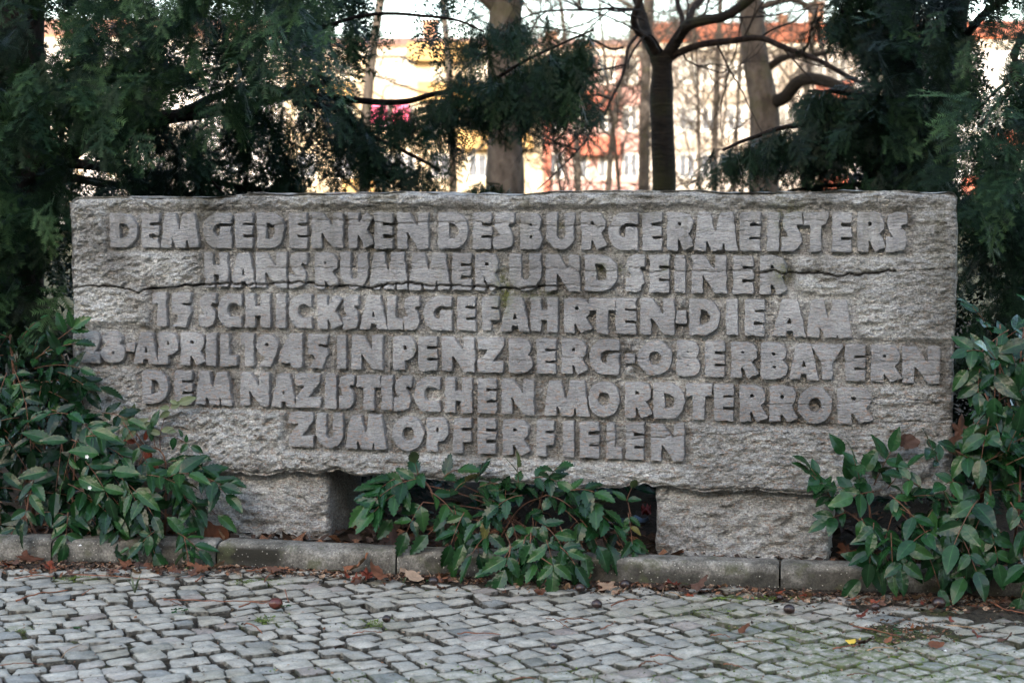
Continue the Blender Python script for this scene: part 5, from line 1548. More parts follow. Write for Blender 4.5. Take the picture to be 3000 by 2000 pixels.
yr = np.random.default_rng(77)
def in_ell(x, y, E):
    for cx, cy, rx, ry, k in E:
        q = ((x-cx)/rx)**2 + ((y-cy)/ry)**2
        if q < 1 and yr.random() < k: return True
    return False
def scatter(n, reg, yrange, gaps, dens=None, down=.75):
    P, Dd, S, T = [], [], [], []
    tries = 0
    while len(P) < n and tries < n*30:
        tries += 1
        x0, x1, y0, y1 = reg[yr.integers(len(reg))] if not isinstance(reg[0], (int, float)) else reg
        x, y = yr.uniform(x0, x1), yr.uniform(y0, y1)
        Y = yrange[0] + (yrange[1]-yrange[0])*yr.random()**1.2
        if in_ell(x, y, gaps): continue
        if dens is not None and yr.random() > dens(x, y): continue
        p = at_y(x, y, Y)
        if p[2] < .06: continue
        d = np.array([yr.normal()*.55, yr.normal()*.5 - .3, -down + yr.normal()*.4])
        d /= np.linalg.norm(d); L_ = .16*FPX/Y
        if in_ell(x + d[0]*L_*.5, y - d[2]*L_*.5, gaps) or in_ell(x + d[0]*L_, y - d[2]*L_, gaps): continue
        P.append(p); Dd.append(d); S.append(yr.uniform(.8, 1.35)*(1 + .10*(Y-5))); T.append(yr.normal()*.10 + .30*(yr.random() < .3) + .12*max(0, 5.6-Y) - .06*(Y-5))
    return P, Dd, S, T
def along(poly, n, Yr, spreadx, hang, dens=1.0):
    """sprays that hang from a bough"""
    S_ = smooth_path([[x, y, 0] for x, y in poly], 80)
    P, Dd, S, T = [], [], [], []
    for _ in range(n):
        q = S_[yr.integers(80)]
        h = hang*yr.random()**1.5
        x, y = q[0] + yr.normal()*spreadx, q[1] + h + yr.normal()*4
        Y = yr.uniform(*Yr)
        P.append(at_y(x, y, Y)); Dd.append(np.array([yr.normal()*.4, yr.normal()*.4-.2, -.9 + yr.normal()*.25])); S.append(yr.uniform(.6, 1.0)); T.append(yr.normal()*.08)
    return P, Dd, S, T
def cat(*A):
    return [sum((list(a[i]) for a in A), []) for i in range(4)]

def bough(poly, Y0, Y1, r0, r1, parent, n=34):
    P = [at_y(x, y, Y0 + (Y1-Y0)*i/(len(poly)-1)) for i, (x, y) in enumerate(poly)]
    v, f = limb(P, r0, r1, n, 7, .015, int(abs(poly[0][0])))
    obj('bough', v, f, M['bark_dark'], parent, smooth=True)

# ---- left yew
yl = empty('yew_tree', at_y(60, 700, 6.4)*[1,1,0], 'big dark yew on the left whose boughs hang over the slab', 'tree')
tp = [at_y(20, 1200, 6.4)*[1,1,0]+[0,0,.0], at_y(40, 700, 6.4), at_y(70, 420, 6.4), at_y(60, 100, 6.4), at_y(90,-400,6.4), at_y(60,-1000,6.4)]
v, f = tube(smooth_path(tp, 30), np.linspace(.13, .06, 30), 12); obj('trunk', v, f, M['bark_dark'], yl, smooth=True)
bough([(90,520),(190,455),(260,405),(350,375),(480,345),(620,325),(760,300),(950,250)], 6.2, 5.6, .045, .012, yl)
bough([(100,470),(250,482),(400,505),(560,520),(700,545),(860,556)], 6.1, 5.8, .022, .008, yl)
bough([(120,500),(260,530),(420,552),(560,570)], 6.1, 5.9, .02, .008, yl)
bough([(540,330),(620,290),(700,262),(900,262)], 5.7, 5.5, .018, .008, yl)
bough([(700,270),(860,280),(1000,290),(1110,300),(1200,296),(1270,276),(1340,262),(1410,252),(1480,210),(1560,165),(1640,130),(1740,85)], 6.3, 5.6, .015, .003, yl, 60)
bough([(860,300),(1000,325),(1060,378),(1120,415),(1190,450),(1280,500)], 6.0, 5.7, .012, .005, yl)
bough([(480,400),(530,450),(590,490),(650,560)], 5.6, 5.5, .010, .004, yl)
bough([(190,300),(300,230),(460,120),(600,-40),(700,-300)], 6.1, 5.5, .04, .02, yl)
bough([(700,110),(900,90),(1100,40),(1300,50),(1420,90)], 5.9, 5.5, .009, .003, yl)
GL = [(130,85,60,35,.85),(30,30,45,35,.8),(30,270,18,70,.85),(205,20,28,22,.5),(32,150,18,16,.7),
      (575,340,110,60,.80),(650,420,60,50,.75),(490,300,40,25,.45),(330,265,40,22,.5),(470,430,50,40,.7),(230,430,55,50,.85),(300,500,90,26,.70),(80,460,50,36,.8),(90,540,60,30,.80),(560,545,90,24,.7),(420,530,60,20,.6),
      (840,400,70,60,.5),(880,320,60,40,.55),(750,250,30,18,.5),(800,190,18,18,.5),(700,150,30,12,.2),
      (1170,70,70,40,.6),(1180,20,110,30,.7),(1370,60,60,30,.5),(1370,150,30,20,.4),(1200,200,110,30,.72),(1310,180,60,30,.65),(1340,235,60,20,.6),(1090,260,90,26,.65),(1150,350,100,60,.80),(1060,400,40,60,.7),(1010,470,50,50,.5),(1340,420,70,60,.85),(1250,380,60,60,.7),(1370,500,60,60,.88),(930,480,30,60,.5),(1130,520,60,40,.4),(1250,290,60,30,.55),(1260,470,30,50,.5),(1190,120,60,22,.3)]
def dL(x, y):
    k = 1.0
    if x > 950: k *= 1 - .55*min(1, (x-950)/350)
    if y > 230 and x > 350: k *= .5
    if y > 380 and x < 400: k *= .7
    return k
over = scatter(900, [(-500,1500,-1300,-250)], (4.3, 7.6), [], None)  # unseen crown overhead, added to keep sky light off slab and boughs
near = scatter(1100, [(-350,1000,-300,300),(-350,900,-250,260),(-350,230,250,640),(200,700,200,420)], (4.75, 5.7), GL, dL)
deep = scatter(1150, [(-400,1050,-400,420),(-400,1000,-300,560),(-300,200,400,620),(900,1400,-200,500),(300,1000,250,600)], (5.7, 7.4), GL, dL)
hangs = cat(along([(430,330),(520,345),(640,330),(760,300)], 90, (5.5,6.2), 20, 150), along([(380,470),(520,500),(700,540)], 60, (5.4,6.0), 20, 60),
            along([(700,270),(1000,290),(1200,296),(1340,262),(1480,210),(1600,150),(1740,80)], 190, (5.5,6.2), 14, 70),
            along([(1330,200),(1480,190),(1600,170),(1690,150)], 130, (5.4,6.0), 30, 120),
            along([(1480,230),(1560,250),(1640,230),(1730,180)], 85, (5.4,5.9), 25, 130),
            along([(1380,100),(1480,60),(1560,40)], 60, (5.5,6.2), 40, 60),
            along([(1000,330),(1060,378),(1120,415),(1190,450),(1280,500)], 110, (5.6,6.1), 24, 130),
            along([(950,250),(1000,300),(1100,300),(1300,300),(1380,280)], 90, (5.6,6.2), 30, 150),
            along([(250,482),(560,520),(860,556)], 60, (5.6,6.3), 20, 40),
            along([(740,300),(800,380),(830,470),(860,540)], 110, (5.5,6.2), 45, 60),
            along([(560,330),(570,400),(590,480)], 26, (5.3,5.6), 6, 50))
low = scatter(420, [(-300,205,580,1000),(-300,120,560,960)], (4.95, 6.6), [(120,860,70,30,.7),(90,700,60,40,.5),(60,810,40,40,.5)], lambda x, y: .9 - .55*max(0, (y-750)/250))
fl = cat(over, near, deep, hangs, low)
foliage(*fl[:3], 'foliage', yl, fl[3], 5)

# ---- right yew
ye = empty('yew_tree', at_y(2700, 700, 6.2)*[1,1,0], 'dark yew on the right with drooping boughs in front of the orange roof', 'tree')
for pts, r0, r1 in (([(2655,1250),(2650,700),(2630,450),(2640,200),(2600,0),(2590,-300),(2600,-900)], .085, .05), ([(2760,1250),(2745,700),(2740,450),(2770,250),(2790,60),(2840,-200),(2860,-700)], .075, .04)):
    P = [at_y(x, y, 6.3) for x, y in pts]; P[0] = P[1]*[1,1,0]
    v, f = tube(smooth_path(P, 30), np.linspace(r0, r1, 30), 12); obj('trunk', v, f, M['bark_dark'], ye, smooth=True)
bough([(2640,360),(2560,345),(2470,350),(2380,360),(2300,375),(2210,400),(2110,440)], 6.2, 5.6, .016, .005, ye)
bough([(2640,300),(2560,285),(2450,270),(2360,268)], 6.2, 5.7, .014, .005, ye)
bough([(2690,420),(2740,300),(2800,160),(2880,60),(3000,-40)], 6.0, 5.5, .02, .012, ye)
bough([(2640,560),(2520,540),(2420,545),(2300,560)], 6.0, 5.7, .012, .004, ye)
bough([(2640,150),(2560,90),(2500,60),(2440,10)], 6.2, 5.7, .014, .005, ye)
bough([(2990,100),(2960,220),(2880,300)], 5.2, 5.1, .010, .004, ye)
bough([(3060,60),(2970,150),(2985,230),(2900,330),(2870,380)], 5.2, 5.0, .012, .004, ye)
GR = [(2850,30,40,50,.8),(2900,180,50,90,.62),(2870,300,26,60,.6),(2525,180,34,50,.72),(2470,130,50,60,.78),(2530,30,40,30,.6),(2560,230,26,40,.6),(2960,80,40,50,.5),(2822,530,22,50,.85),(2840,450,18,40,.5),(2680,270,40,30,.25),(2960,150,40,60,.5),(2900,400,50,30,.3),(2990,550,30,40,.7),(2540,400,30,50,.5),(2480,440,60,40,.5)]
def dR(x, y):
    k = 1.0
    if x < 2560: k *= max(.06, 1 - (2560-x)/130.)
    if x > 2790 and y < 420: k *= .62
    return k
a0 = scatter(550, [(2300,3500,-1300,-300)], (4.5, 7.4), [], None)  # unseen sprays above the view, added to block sky light
a1 = scatter(740, [(2460,2880,-350,600),(2520,2840,-200,600)], (5.3, 7.2), GR, dR)
a2 = scatter(560, [(2780,3400,-350,620),(2820,3300,-300,600)], (4.9, 6.6), GR, dR)
a3 = scatter(420, [(2835,3300,560,1250),(2830,3250,560,1000)], (4.85, 6.2), [(2870,880,40,40,.8),(2830,700,20,60,.7)], lambda x, y: .95)
a4 = cat(along([(2600,345),(2470,350),(2380,360),(2300,375),(2210,400),(2110,440)], 170, (5.5,6.1), 12, 60),
         along([(2600,350),(2500,350),(2400,360),(2330,370)], 105, (5.5,6.2), 14, 150),
         along([(2580,285),(2450,270),(2350,262)], 120, (5.6,6.2), 14, 40),
         along([(2640,560),(2520,540),(2420,545),(2300,560)], 90, (5.6,6.0), 14, 20),
         along([(2640,150),(2560,90),(2500,60),(2440,10)], 70, (5.6,6.2), 20, 60),
         along([(2560,-100),(2500,0),(2470,30)], 50, (5.6,6.2), 30, 60))
# nearer, sharper sprays at the right edge
fd_ = None
a5 = scatter(90, [(2780,3100,100,640),(2850,3100,-50,560)], (4.5, 4.9), GR, None, .3)
fr = cat(a0, a1, a2, a3, a4, a5)
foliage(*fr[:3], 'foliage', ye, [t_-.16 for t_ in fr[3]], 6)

# small low yew shoots just behind the top edge of the slab
ys = empty('yew_shrub', at_y(1430, 640, 5.6)*[1,1,0], 'low yew shoots peeping over the slab at the foot of the left plane trunk', 'shrub')
P = [at_y(1450,1000,5.7), at_y(1440,700,5.6), at_y(1430,590,5.6)]; P[0] = P[1]*[1,1,0]
v, f = limb(P, .012, .004, 12, 6); obj('stem', v, f, M['bark_dark'], ys, smooth=True)
q = along([(1395,545),(1430,530),(1480,545),(1530,560)], 34, (5.5,5.7), 12, 26)
foliage(*q[:3], 'foliage', ys, q[3], 8)
ys = empty('yew_shrub', at_y(2060, 640, 5.7)*[1,1,0], 'low yew shoots peeping over the slab between the mossy trunk and the right plane', 'shrub')
P = [at_y(2100,1000,5.8), at_y(2110,700,5.7), at_y(2120,590,5.7)]; P[0] = P[1]*[1,1,0]
v, f = limb(P, .012, .004, 12, 6); obj('stem', v, f, M['bark_dark'], ys, smooth=True)
q = cat(along([(2010,556),(2045,552)], 10, (5.6,5.8), 8, 14), along([(2160,548),(2210,546),(2270,560)], 22, (5.6,5.8), 10, 16))
foliage(*q[:3], 'foliage', ys, q[3], 9)
# an added hedge low down behind the slab keeps the gap under it dark
hd = empty('added_yew_hedge', (0, 5.9, 0.04), 'low yew hedge added behind the slab to darken the gap beneath it', 'hedge')
P, Dd, S, T = [], [], [], []
for _ in range(1100):
    x = yr.uniform(-1.8, 2.2); P.append(np.array([x, yr.uniform(5.2, 5.8) - x*.2, yr.uniform(.05, .55)])); Dd.append(yr.normal(size=3) + [0,-.6,.2]); S.append(yr.uniform(1.2,1.7)); T.append(-.15)
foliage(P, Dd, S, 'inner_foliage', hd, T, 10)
for x in np.arange(-1.6, 2.1, .45):
    v, f = limb([np.array([x,5.5-x*.2,.03]), np.array([x+.03,5.5-x*.2,.3]), np.array([x,5.45-x*.2,.5])], .012, .005, 8, 5); obj('stem', v, f, M['bark_dark'], hd)
# ================================================================ mahonia shrubs: every leaflet a piece of its own
def leaflet(seed, aspect=.40, serr=.10, n=13, curl=.22, fold=.16, tip=1.0):
    r_ = np.random.default_rng(seed)
    cols = [-1, -.55, -.07, 0, .07, .55, 1]
    V, vein = [], []
    for i in range(n+1):
        t = i/n
        w = aspect*.5*(math.sin(math.pi*min(1, t**.82))**.8)*(1 - .25*t) if 0 < i < n else .006
        for c in cols:
            ww = w
            if abs(c) == 1 and 1 < i < n:
                ww = w*(1 + (serr if i % 2 else -serr*.5)*(1 + r_.normal()*.3))
            x = c*ww
            z = fold*abs(x)*1.2 - curl*t*t + .012*math.sin(t*9+seed)*abs(c) + (r_.normal()*.006 if abs(c) > .5 else 0)
            y = t + (.02*serr*10 if (abs(c) == 1 and i % 2) else 0)*(1 if i < n else 0)
            V.append((x + .04*math.sin(t*2.5+seed)*t, y, z)); vein.append(1.0 if c == 0 else (.15 if abs(c) < .1 else 0.0))
    F = []
    k = len(cols)
    for i in range(n):
        for j in range(k-1):
            F.append((i*k+j, i*k+j+1, (i+1)*k+j+1, (i+1)*k+j))
    return np.array(V), F, vein
LV = {}
def leaf_me(kind, var, mat):
    key = (kind, var, mat)
    if key not in LV:
        if kind == 'holly': V, F, ve = leaflet(10+var, [.50,.56,.46][var], .20, 13, [.18,.30,.08][var], .18)
        elif kind == 'smooth': V, F, ve = leaflet(20+var, [.58,.52,.62][var], .035, 16, [.20,.10,.28][var], .14)
        else: V, F, ve = leaflet(30+var, [.46,.41,.50][var], .10, 15, [.16,.26,.08][var], .20)
        LV[key] = mk_mesh('leaf', V, F, M[mat], smooth=True, attrs={'vein': ve})
    return LV[key]

class Shrub:
    def __init__(s, name, base, label, cat='shrub', kind='long', seed=1, mats=('leaf_dark','leaf_dark','leaf_mid'), maxp=300):
        s.root = empty(name, base, label, cat); s.base = np.array(base, float)
        s.kind, s.r, s.mats, s.L = kind, np.random.default_rng(seed), mats, []
        s.stems = []
        s.maxp = maxp
    def leaf(s, p, d, nrm, size, mat=None):
        y = d/np.linalg.norm(d)
        x = np.cross(y, nrm); x /= np.linalg.norm(x) + 1e-9
        z = np.cross(x, y)
        if mat is None and s.r.random() < .012: mat = 'leaf_old'
        s.L.append((p, np.stack([x, y, z], 1), size, mat or s.mats[s.r.integers(len(s.mats))], s.r.integers(3)))
    def compound(s, p, d, length, pairs, size, up=None, droop=.4, mat=None, ang=55, terminal=True):
        """a pinnate leaf: rachis with pairs of leaflets"""
        r = s.r
        d = np.array(d, float); d /= np.linalg.norm(d)
        up = np.array(up if up is not None else [r.normal()*.25, -.55 + r.normal()*.25, .75], float)
        n = 8; P = [np.array(p, float)]; dd = d.copy(); DD = [dd.copy()]
        for i in range(n):
            dd = dd + np.array([0, 0, -droop*.16]) + r.normal(size=3)*.02; dd /= np.linalg.norm(dd)
            P.append(P[-1] + dd*length/n); DD.append(dd.copy())
        P = np.array(P)
        s.stems.append(tube(P, np.linspace(.0016, .0009, n+1), 5))
        for k in range(pairs):
            t = .22 + .74*k/max(1, pairs-.3)
            i = min(n, int(t*n)); q = P[i]; dl = DD[i]
            side = np.cross(dl, up); side /= np.linalg.norm(side)
            for sg in (-1, 1):
                a = R(ang + r.normal()*9)
                ld = dl*math.cos(a) + side*sg*math.sin(a) + np.array([0,0,-.22*droop]) + r.normal(size=3)*.09
                nn = up + side*sg*-.30 + r.normal(size=3)*.22
                s.leaf(q, ld, nn, size*1.08*r.uniform(.66, 1.16)*(1-.12*(k == 0)), mat)
        if terminal:
            s.leaf(P[-1], DD[-1] + r.normal(size=3)*.08, up + r.normal(size=3)*.15, size*1.08, mat)
    def stem(s, P, r0, r1, n=14):
        s.stems.append(tube(smooth_path(P, n), np.linspace(r0, r1, n), 6))
    def build(s):
        m = MB()
        for v, f in s.stems: m.add(v, f)
        m.build('stems', M['stem'], s.root, smooth=True)
        # nearest leaves as pieces, any beyond the limit joined
        order = sorted(range(len(s.L)), key=lambda i: s.L[i][0][1])
        base = Vector(s.base.tolist())
        restm = MB(); rv = []
        for c, i in enumerate(order):
            p, B, size, mat, var = s.L[i]
            me = leaf_me(s.kind, var, mat)
            if c < s.maxp:
                o = D.objects.new('leaf', me); C.objects.link(o)
                o.parent = s.root
                X = Matrix(((B[0,0]*size, B[0,1]*size, B[0,2]*size, p[0]-base[0]), (B[1,0]*size, B[1,1]*size, B[1,2]*size, p[1]-base[1]), (B[2,0]*size, B[2,1]*size, B[2,2]*size, p[2]-base[2]), (0,0,0,1)))
                o.matrix_local = X
            else:
                nV = np.empty(len(me.vertices)*3); me.vertices.foreach_get('co', nV); nV = nV.reshape(-1, 3)
                restm.add((nV*size) @ B.T + p, [tuple(f.vertices) for f in me.polygons])
        if restm.v:
            o = obj('inner_leaves', np.concatenate(restm.v), restm.f, M['leaf_dark'], s.root, smooth=True, attrs={'vein': np.zeros(restm.n)})
            o['kind'] = 'stuff'

sr = np.random.default_rng(31)
def fp(px, py, off): return on_face(px, py, off)
def img_dir(deg, toward=.3):
    """a direction seen at this angle in the picture (0 = right, 90 = up), leaning to the viewer"""
    return np.array([math.cos(R(deg)), -toward, math.sin(R(deg))])

# ---- middle shrub, growing from under the slab over the kerb (holly-like leaflets)
b = at_z(1560, 1615, .045)
S = Shrub('mahonia_shrub', b, 'holly-leaved shrub growing out of the gap under the slab and over the kerb', kind='holly', seed=41, mats=('leaf_dark','leaf_dark','leaf_dark','leaf_mid'))
roots = [at_z(1450,1600,.045), at_z(1560,1600,.045), at_z(1640,1605,.045)]
CM = [  # px, py, off, angle, length, pairs, size
 (1225,1395,.06,95,.055,1,.052),(1300,1398,.05,50,.06,1,.060),(1235,1400,.07,180,.16,3,.058),(1200,1430,.10,190,.13,3,.060),(1160,1400,.09,200,.12,3,.062),
 (1240,1470,.11,230,.10,2,.055),(1330,1440,.10,60,.06,1,.050),(1260,1440,.12,-20,.10,2,.055),(1330,1480,.12,-75,.09,2,.052),(1380,1450,.10,10,.08,2,.048),
 (1400,1430,.09,40,.07,2,.046),(1520,1420,.08,95,.07,2,.052),(1560,1400,.07,20,.08,2,.048),(1610,1400,.07,70,.05,2,.046),(1530,1450,.11,180,.08,2,.050),
 (1600,1450,.10,0,.09,2,.050),(1660,1440,.09,30,.09,2,.052),(1700,1450,.09,-10,.08,2,.058),(1650,1490,.11,-30,.09,2,.050),(1560,1490,.13,-90,.08,2,.050),
 (1480,1480,.13,190,.10,2,.048),(1440,1500,.14,-100,.10,2,.050),(1360,1500,.14,-120,.10,2,.052),(1500,1530,.15,-70,.09,2,.050),(1580,1530,.15,-20,.09,2,.050),
 (1640,1540,.14,-60,.10,2,.054),(1700,1520,.12,-40,.09,1,.060),(1720,1490,.10,-10,.09,2,.050),(1430,1560,.16,-140,.08,1,.062),(1540,1570,.17,-110,.09,2,.056),
 (1600,1580,.17,-70,.08,2,.052),(1500,1600,.19,-130,.10,2,.056),(1480,1470,.12,90,.05,1,.045),(1640,1600,.18,-30,.07,1,.055),(1470,1440,.09,120,.06,1,.05),
 (1340,1540,.13,-100,.08,1,.055),(1390,1570,.15,-70,.05,1,.050),(1555,1610,.19,-60,.06,2,.055),(1300,1530,.1,-160,.06,1,.055),(1400,1400,.06,80,.05,1,.045),
 (1590,1500,.12,100,.05,1,.05),(1690,1560,.13,-60,.06,1,.06),(1740,1530,.1,-40,.07,1,.07),
]
for (x, y, off, a, L, pr, sz) in CM:
    p = fp(x, y, off)
    S.compound(p, img_dir(a, .45), L*.9, pr, sz*1.16, droop=.5)
    if sr.random() < .25:
        r0 = roots[sr.integers(3)]
        S.stem([r0, (r0+p)/2 + [0, .03, .03], p], .0028, .0016)
# the big single hanging leaves over the kerb
def hang(S, x, y, off, a, size, mat=None, tw=0.0, toward=.35):
    S.leaf(fp(x, y, off), img_dir(a, toward), np.array([tw, -.9, .45]), size, mat)
for (x, y, off, a, sz, mt) in [(1358,1592,.19,-108,.072,'leaf_mid'),(1485,1635,.22,-158,.072,None),(1490,1630,.22,-62,.060,'leaf_dark'),(1480,1668,.23,-118,.078,'leaf_dark'),
     (1620,1655,.23,-142,.055,'leaf_mid'),(1622,1652,.23,-38,.060,'leaf_mid'),(1620,1672,.24,-92,.080,'leaf_mid'),(1600,1605,.2,-150,.06,'leaf_mid'),(1660,1612,.2,-20,.055,'leaf_mid'),
     (1310,1500,.14,-130,.06,None),(1425,1520,.16,-100,.055,None),(1110,1480,.10,-110,.055,None),(1150,1520,.1,-130,.066,'leaf_mid'),(1530,1590,.2,-75,.062,None),(1560,1590,.2,-120,.06,None)]:
    hang(S, x, y, off, a, sz, mt, sr.normal()*.2)
S.stem([fp(1555,1560,.15), fp(1560,1610,.2), fp(1618,1655,.23)], .002, .0015)
S.stem([fp(1480,1560,.15), fp(1495,1600,.2), fp(1485,1655,.23)], .002, .0015)
S.stem([fp(1225,1385,.05), fp(1260,1430,.08), fp(1290,1480,.06), roots[0]], .0025, .003)
S.build()
# the sprig right of it, against the right block
b2 = at_z(1830, 1600, .045) + [0, .06, 0]
S = Shrub('mahonia_shrub', b2, 'small holly-leaved sprig left of the right support block', kind='holly', seed=43, mats=('leaf_dark','leaf_mid'))
for (x, y, off, a, L, pr, sz) in [(1840,1500,.05,-80,.10,3,.050),(1835,1470,.04,80,.05,1,.045),(1800,1550,.03,-60,.09,2,.055),(1850,1580,.06,-100,.05,1,.05)]:
    S.compound(fp(x, y, off), img_dir(a, .4), L, pr, sz)
S.stem([b2, fp(1850,1540,.02), fp(1840,1470,.03)], .003, .0015)
S.build()
# deep in the dark of the opening
b3 = at_z(1400, 1560, .045) + [0, .5, 0]
S = Shrub('mahonia_shrub', b3, 'dark spindly shrub deep in the shade of the opening beneath the slab', kind='long', seed=44, mats=('leaf_dark',))
for k in range(44):
    S.compound(np.array([sr.uniform(-.38, .3), 4.75 + sr.random()*.5, sr.uniform(.08, .2)]), img_dir(sr.uniform(0,180), .2), .12, 3, .06)
S.build()

def poly_in(x, y, P):
    c = False; j = len(P)-1
    for i in range(len(P)):
        if (P[i][1] > y) != (P[j][1] > y) and x < (P[j][0]-P[i][0])*(y-P[i][1])/(P[j][1]-P[i][1]) + P[i][0]: c = not c
        j = i
    return c

def fill(S, poly, n, offr, size, angf, pairs=(2, 4), toward=.4, droop=.45, length=(.10, .17), mat=None):
    xs = [p[0] for p in poly]; ys = [p[1] for p in poly]; c = 0; t = 0
    while c < n and t < n*60:
        t += 1
        x, y = sr.uniform(min(xs), max(xs)), sr.uniform(min(ys), max(ys))
        if not poly_in(x, y, poly): continue
        off = sr.uniform(*offr)
        p = fp(x, y, off)
        if p[2] < .07: continue
        a = angf(x, y) + sr.normal()*28
        S.compound(p, img_dir(a, toward + sr.normal()*.25), sr.uniform(*length), int(sr.integers(*pairs)), size*sr.uniform(.85, 1.15), droop=droop, mat=mat)
        c += 1

# ---- left shrub (several stems, long toothed leaflets)
bl_ = at_z(230, 1560, .045) + [0, .05, 0]
S = Shrub('mahonia_shrub', bl_, 'dense long-leaved shrub covering the lower left end of the slab and block', kind='long', seed=45, mats=('leaf_dark','leaf_dark','leaf_mid','leaf_dark'))
pL = [(-120,1180),(60,1150),(200,1150),(300,1220),(400,1230),(470,1290),(530,1330),(560,1400),(520,1480),(430,1520),(300,1540),(120,1560),(-120,1580)]
def aL(x, y): return -25 if x > 330 else (-60 if y > 1400 else 190 + (x-100)*-.5)
fill(S, [(-120,1010),(120,1040),(200,1130),(300,1180),(300,1300),(-120,1300)], 22, (-.04, .06), .064, lambda x, y: 20 + sr.normal()*50)
fill(S, pL, 56, (.0, .15), .066, lambda x, y: -40 + sr.normal()*40)
fill(S, pL, 14, (.10, .19), .070, lambda x, y: (-150 if x < 150 else -35))
for (x, y, off, a, L, pr, sz) in [
  (60,1130,.04,0,.16,4,.068),(120,1120,.05,15,.14,3,.066),(170,1090,.06,-10,.10,3,.062),(230,1120,.05,10,.07,1,.075),
  (150,1200,.10,-5,.18,4,.066),(300,1210,.08,10,.08,2,.060),(500,1350,.06,10,.10,2,.062),(560,1390,.08,5,.10,3,.066),(600,1400,.08,-20,.08,2,.068),(520,1420,.10,-50,.10,2,.066),
  (330,1480,.16,-70,.10,3,.070),(200,1500,.18,-90,.08,3,.070),(420,1500,.16,-60,.09,2,.065),(520,1560,.18,-20,.08,3,.060),(480,1540,.18,-160,.07,2,.058),(540,1575,.2,-75,.10,3,.058),
  (380,1600,.2,-90,.03,1,.048),(100,1400,.2,-100,.12,3,.070),(30,1300,.2,-170,.12,3,.070),(430,1390,.14,0,.1,3,.068),(250,1350,.18,-45,.12,3,.074)]:
    S.compound(fp(x, y, off), img_dir(a, .35), L, pr, sz)
for (x, y, a) in [(290,1330,170),(200,1290,175),(230,1400,-20),(330,1380,0),(140,1380,-170),(400,1440,-30),(270,1260,-10),(150,1290,160)]:
    S.leaf(fp(x, y, .2), img_dir(a, .3), np.array([sr.normal()*.3,-.8,.6]), .082, 'leaf_mid')
for (x0, y0, x1, y1) in [(60,1600,120,1130),(200,1600,230,1200),(300,1600,420,1330),(380,1590,520,1380),(100,1600,60,1350),(250,1600,180,1300)]:
    S.stem([at_z(x0, 1590, .045)+[0,.04,0], fp((x0+x1)/2, (y0+y1)/2+20, .08), fp(x1, y1, .06)], .004, .002)
S.build()
# leftmost, with the stiff upright stem and the leaflets touching the slab edge
bq = at_z(70, 1560, .045) + [0, .12, 0]
S = Shrub('mahonia_shrub', bq, 'upright stemmed shrub at the far left with holly leaflets reaching the slab edge', kind='holly', seed=46, mats=('leaf_dark','leaf_dark','leaf_mid'))
S.stem([bq, fp(60,1300,.02), fp(45,1150,.02), fp(30,980,.02)], .006, .004)
S.stem([bq, fp(130,1300,.01), fp(70,1200,.0)], .004, .003)
for (x, y, off, a, L, pr, sz) in [(90,1060,.05,38,.16,3,.056),(100,1080,.04,20,.15,3,.052),(60,1000,.03,60,.08,2,.048),(30,990,.04,150,.1,3,.05),(40,1080,.08,-60,.12,4,.058),(20,1090,.1,-110,.12,4,.058),(60,1130,.05,-10,.1,3,.055),
     (10,1040,.05,180,.1,3,.055),(-20,1140,.08,-150,.12,3,.06),(0,1000,.06,100,.08,2,.05),(95,1040,.04,70,.05,2,.042)]:
    S.compound(fp(x, y, off), img_dir(a, .3), L, pr, sz)
for (x, y, a, sz) in [(212,962,38,.062),(205,965,5,.055),(212,960,98,.050),(190,975,105,.062),(150,1005,95,.050)]:
    S.leaf(fp(x, y, .05), img_dir(a, .25), np.array([.1,-.85,.5]), sz, 'leaf_mid' if x > 203 else None)
S.stem([fp(95,1065,.05), fp(150,1010,.05), fp(212,962,.05)], .0015, .001)
S.build()
# pale young shoot in front of the slab
bp = fp(480, 1385, .03); bp[2] = .05
S = Shrub('mahonia_shrub', bp, 'thin pale young shoot standing before the lower left of the slab', kind='smooth', seed=47, mats=('leaf_pale',))
S.stem([bp, fp(487,1380,.03), fp(470,1320,.03), fp(425,1305,.04), fp(400,1270,.05)], .003, .002)
S.stem([fp(470,1318,.03), fp(470,1270,.03), fp(497,1190,.03), fp(545,1170,.03)], .0015, .0008)
S.stem([fp(455,1310,.03), fp(440,1220,.03)], .0012, .0008)
S.stem([fp(400,1290,.04), fp(395,1240,.04), fp(370,1210,.04)], .0013, .0008)
S.stem([fp(460,1280,.03), fp(510,1278,.03), fp(560,1310,.04), fp(600,1340,.05)], .0012, .0008)
for (x, y, a, sz) in [(380,1225,115,.038),(385,1225,80,.038),(380,1225,65,.045),(385,1235,170,.045),(390,1250,200,.045),(395,1245,25,.045),(400,1262,215,.040),(410,1255,30,.04),
      (498,1205,-150,.035),(497,1195,175,.028),(500,1195,30,.04),(525,1180,20,.05),(520,1183,150,.024),(470,1270,165,.034),(472,1262,15,.036),(485,1262,0,.030)]:
    S.leaf(fp(x, y, .045), img_dir(a, .15), np.array([sr.normal()*.3,-.9,.35]), sz, 'leaf_pale')
for (x, y, a, sz) in [(445,1250,70,.052),(440,1240,-85,.05),(535,1280,110,.026),(545,1295,85,.022),(510,1280,-95,.036),(560,1305,-30,.038),(552,1300,-140,.034),(590,1345,-160,.040),(600,1345,-5,.02),(520,1345,-170,.03),(570,1395,60,.04),(610,1340,200,.03),(545,1335,-160,.026)]:
    S.leaf(fp(x, y, .05), img_dir(a, .15), np.array([sr.normal()*.3,-.9,.35]), sz, 'leaf_dark')
S.build()
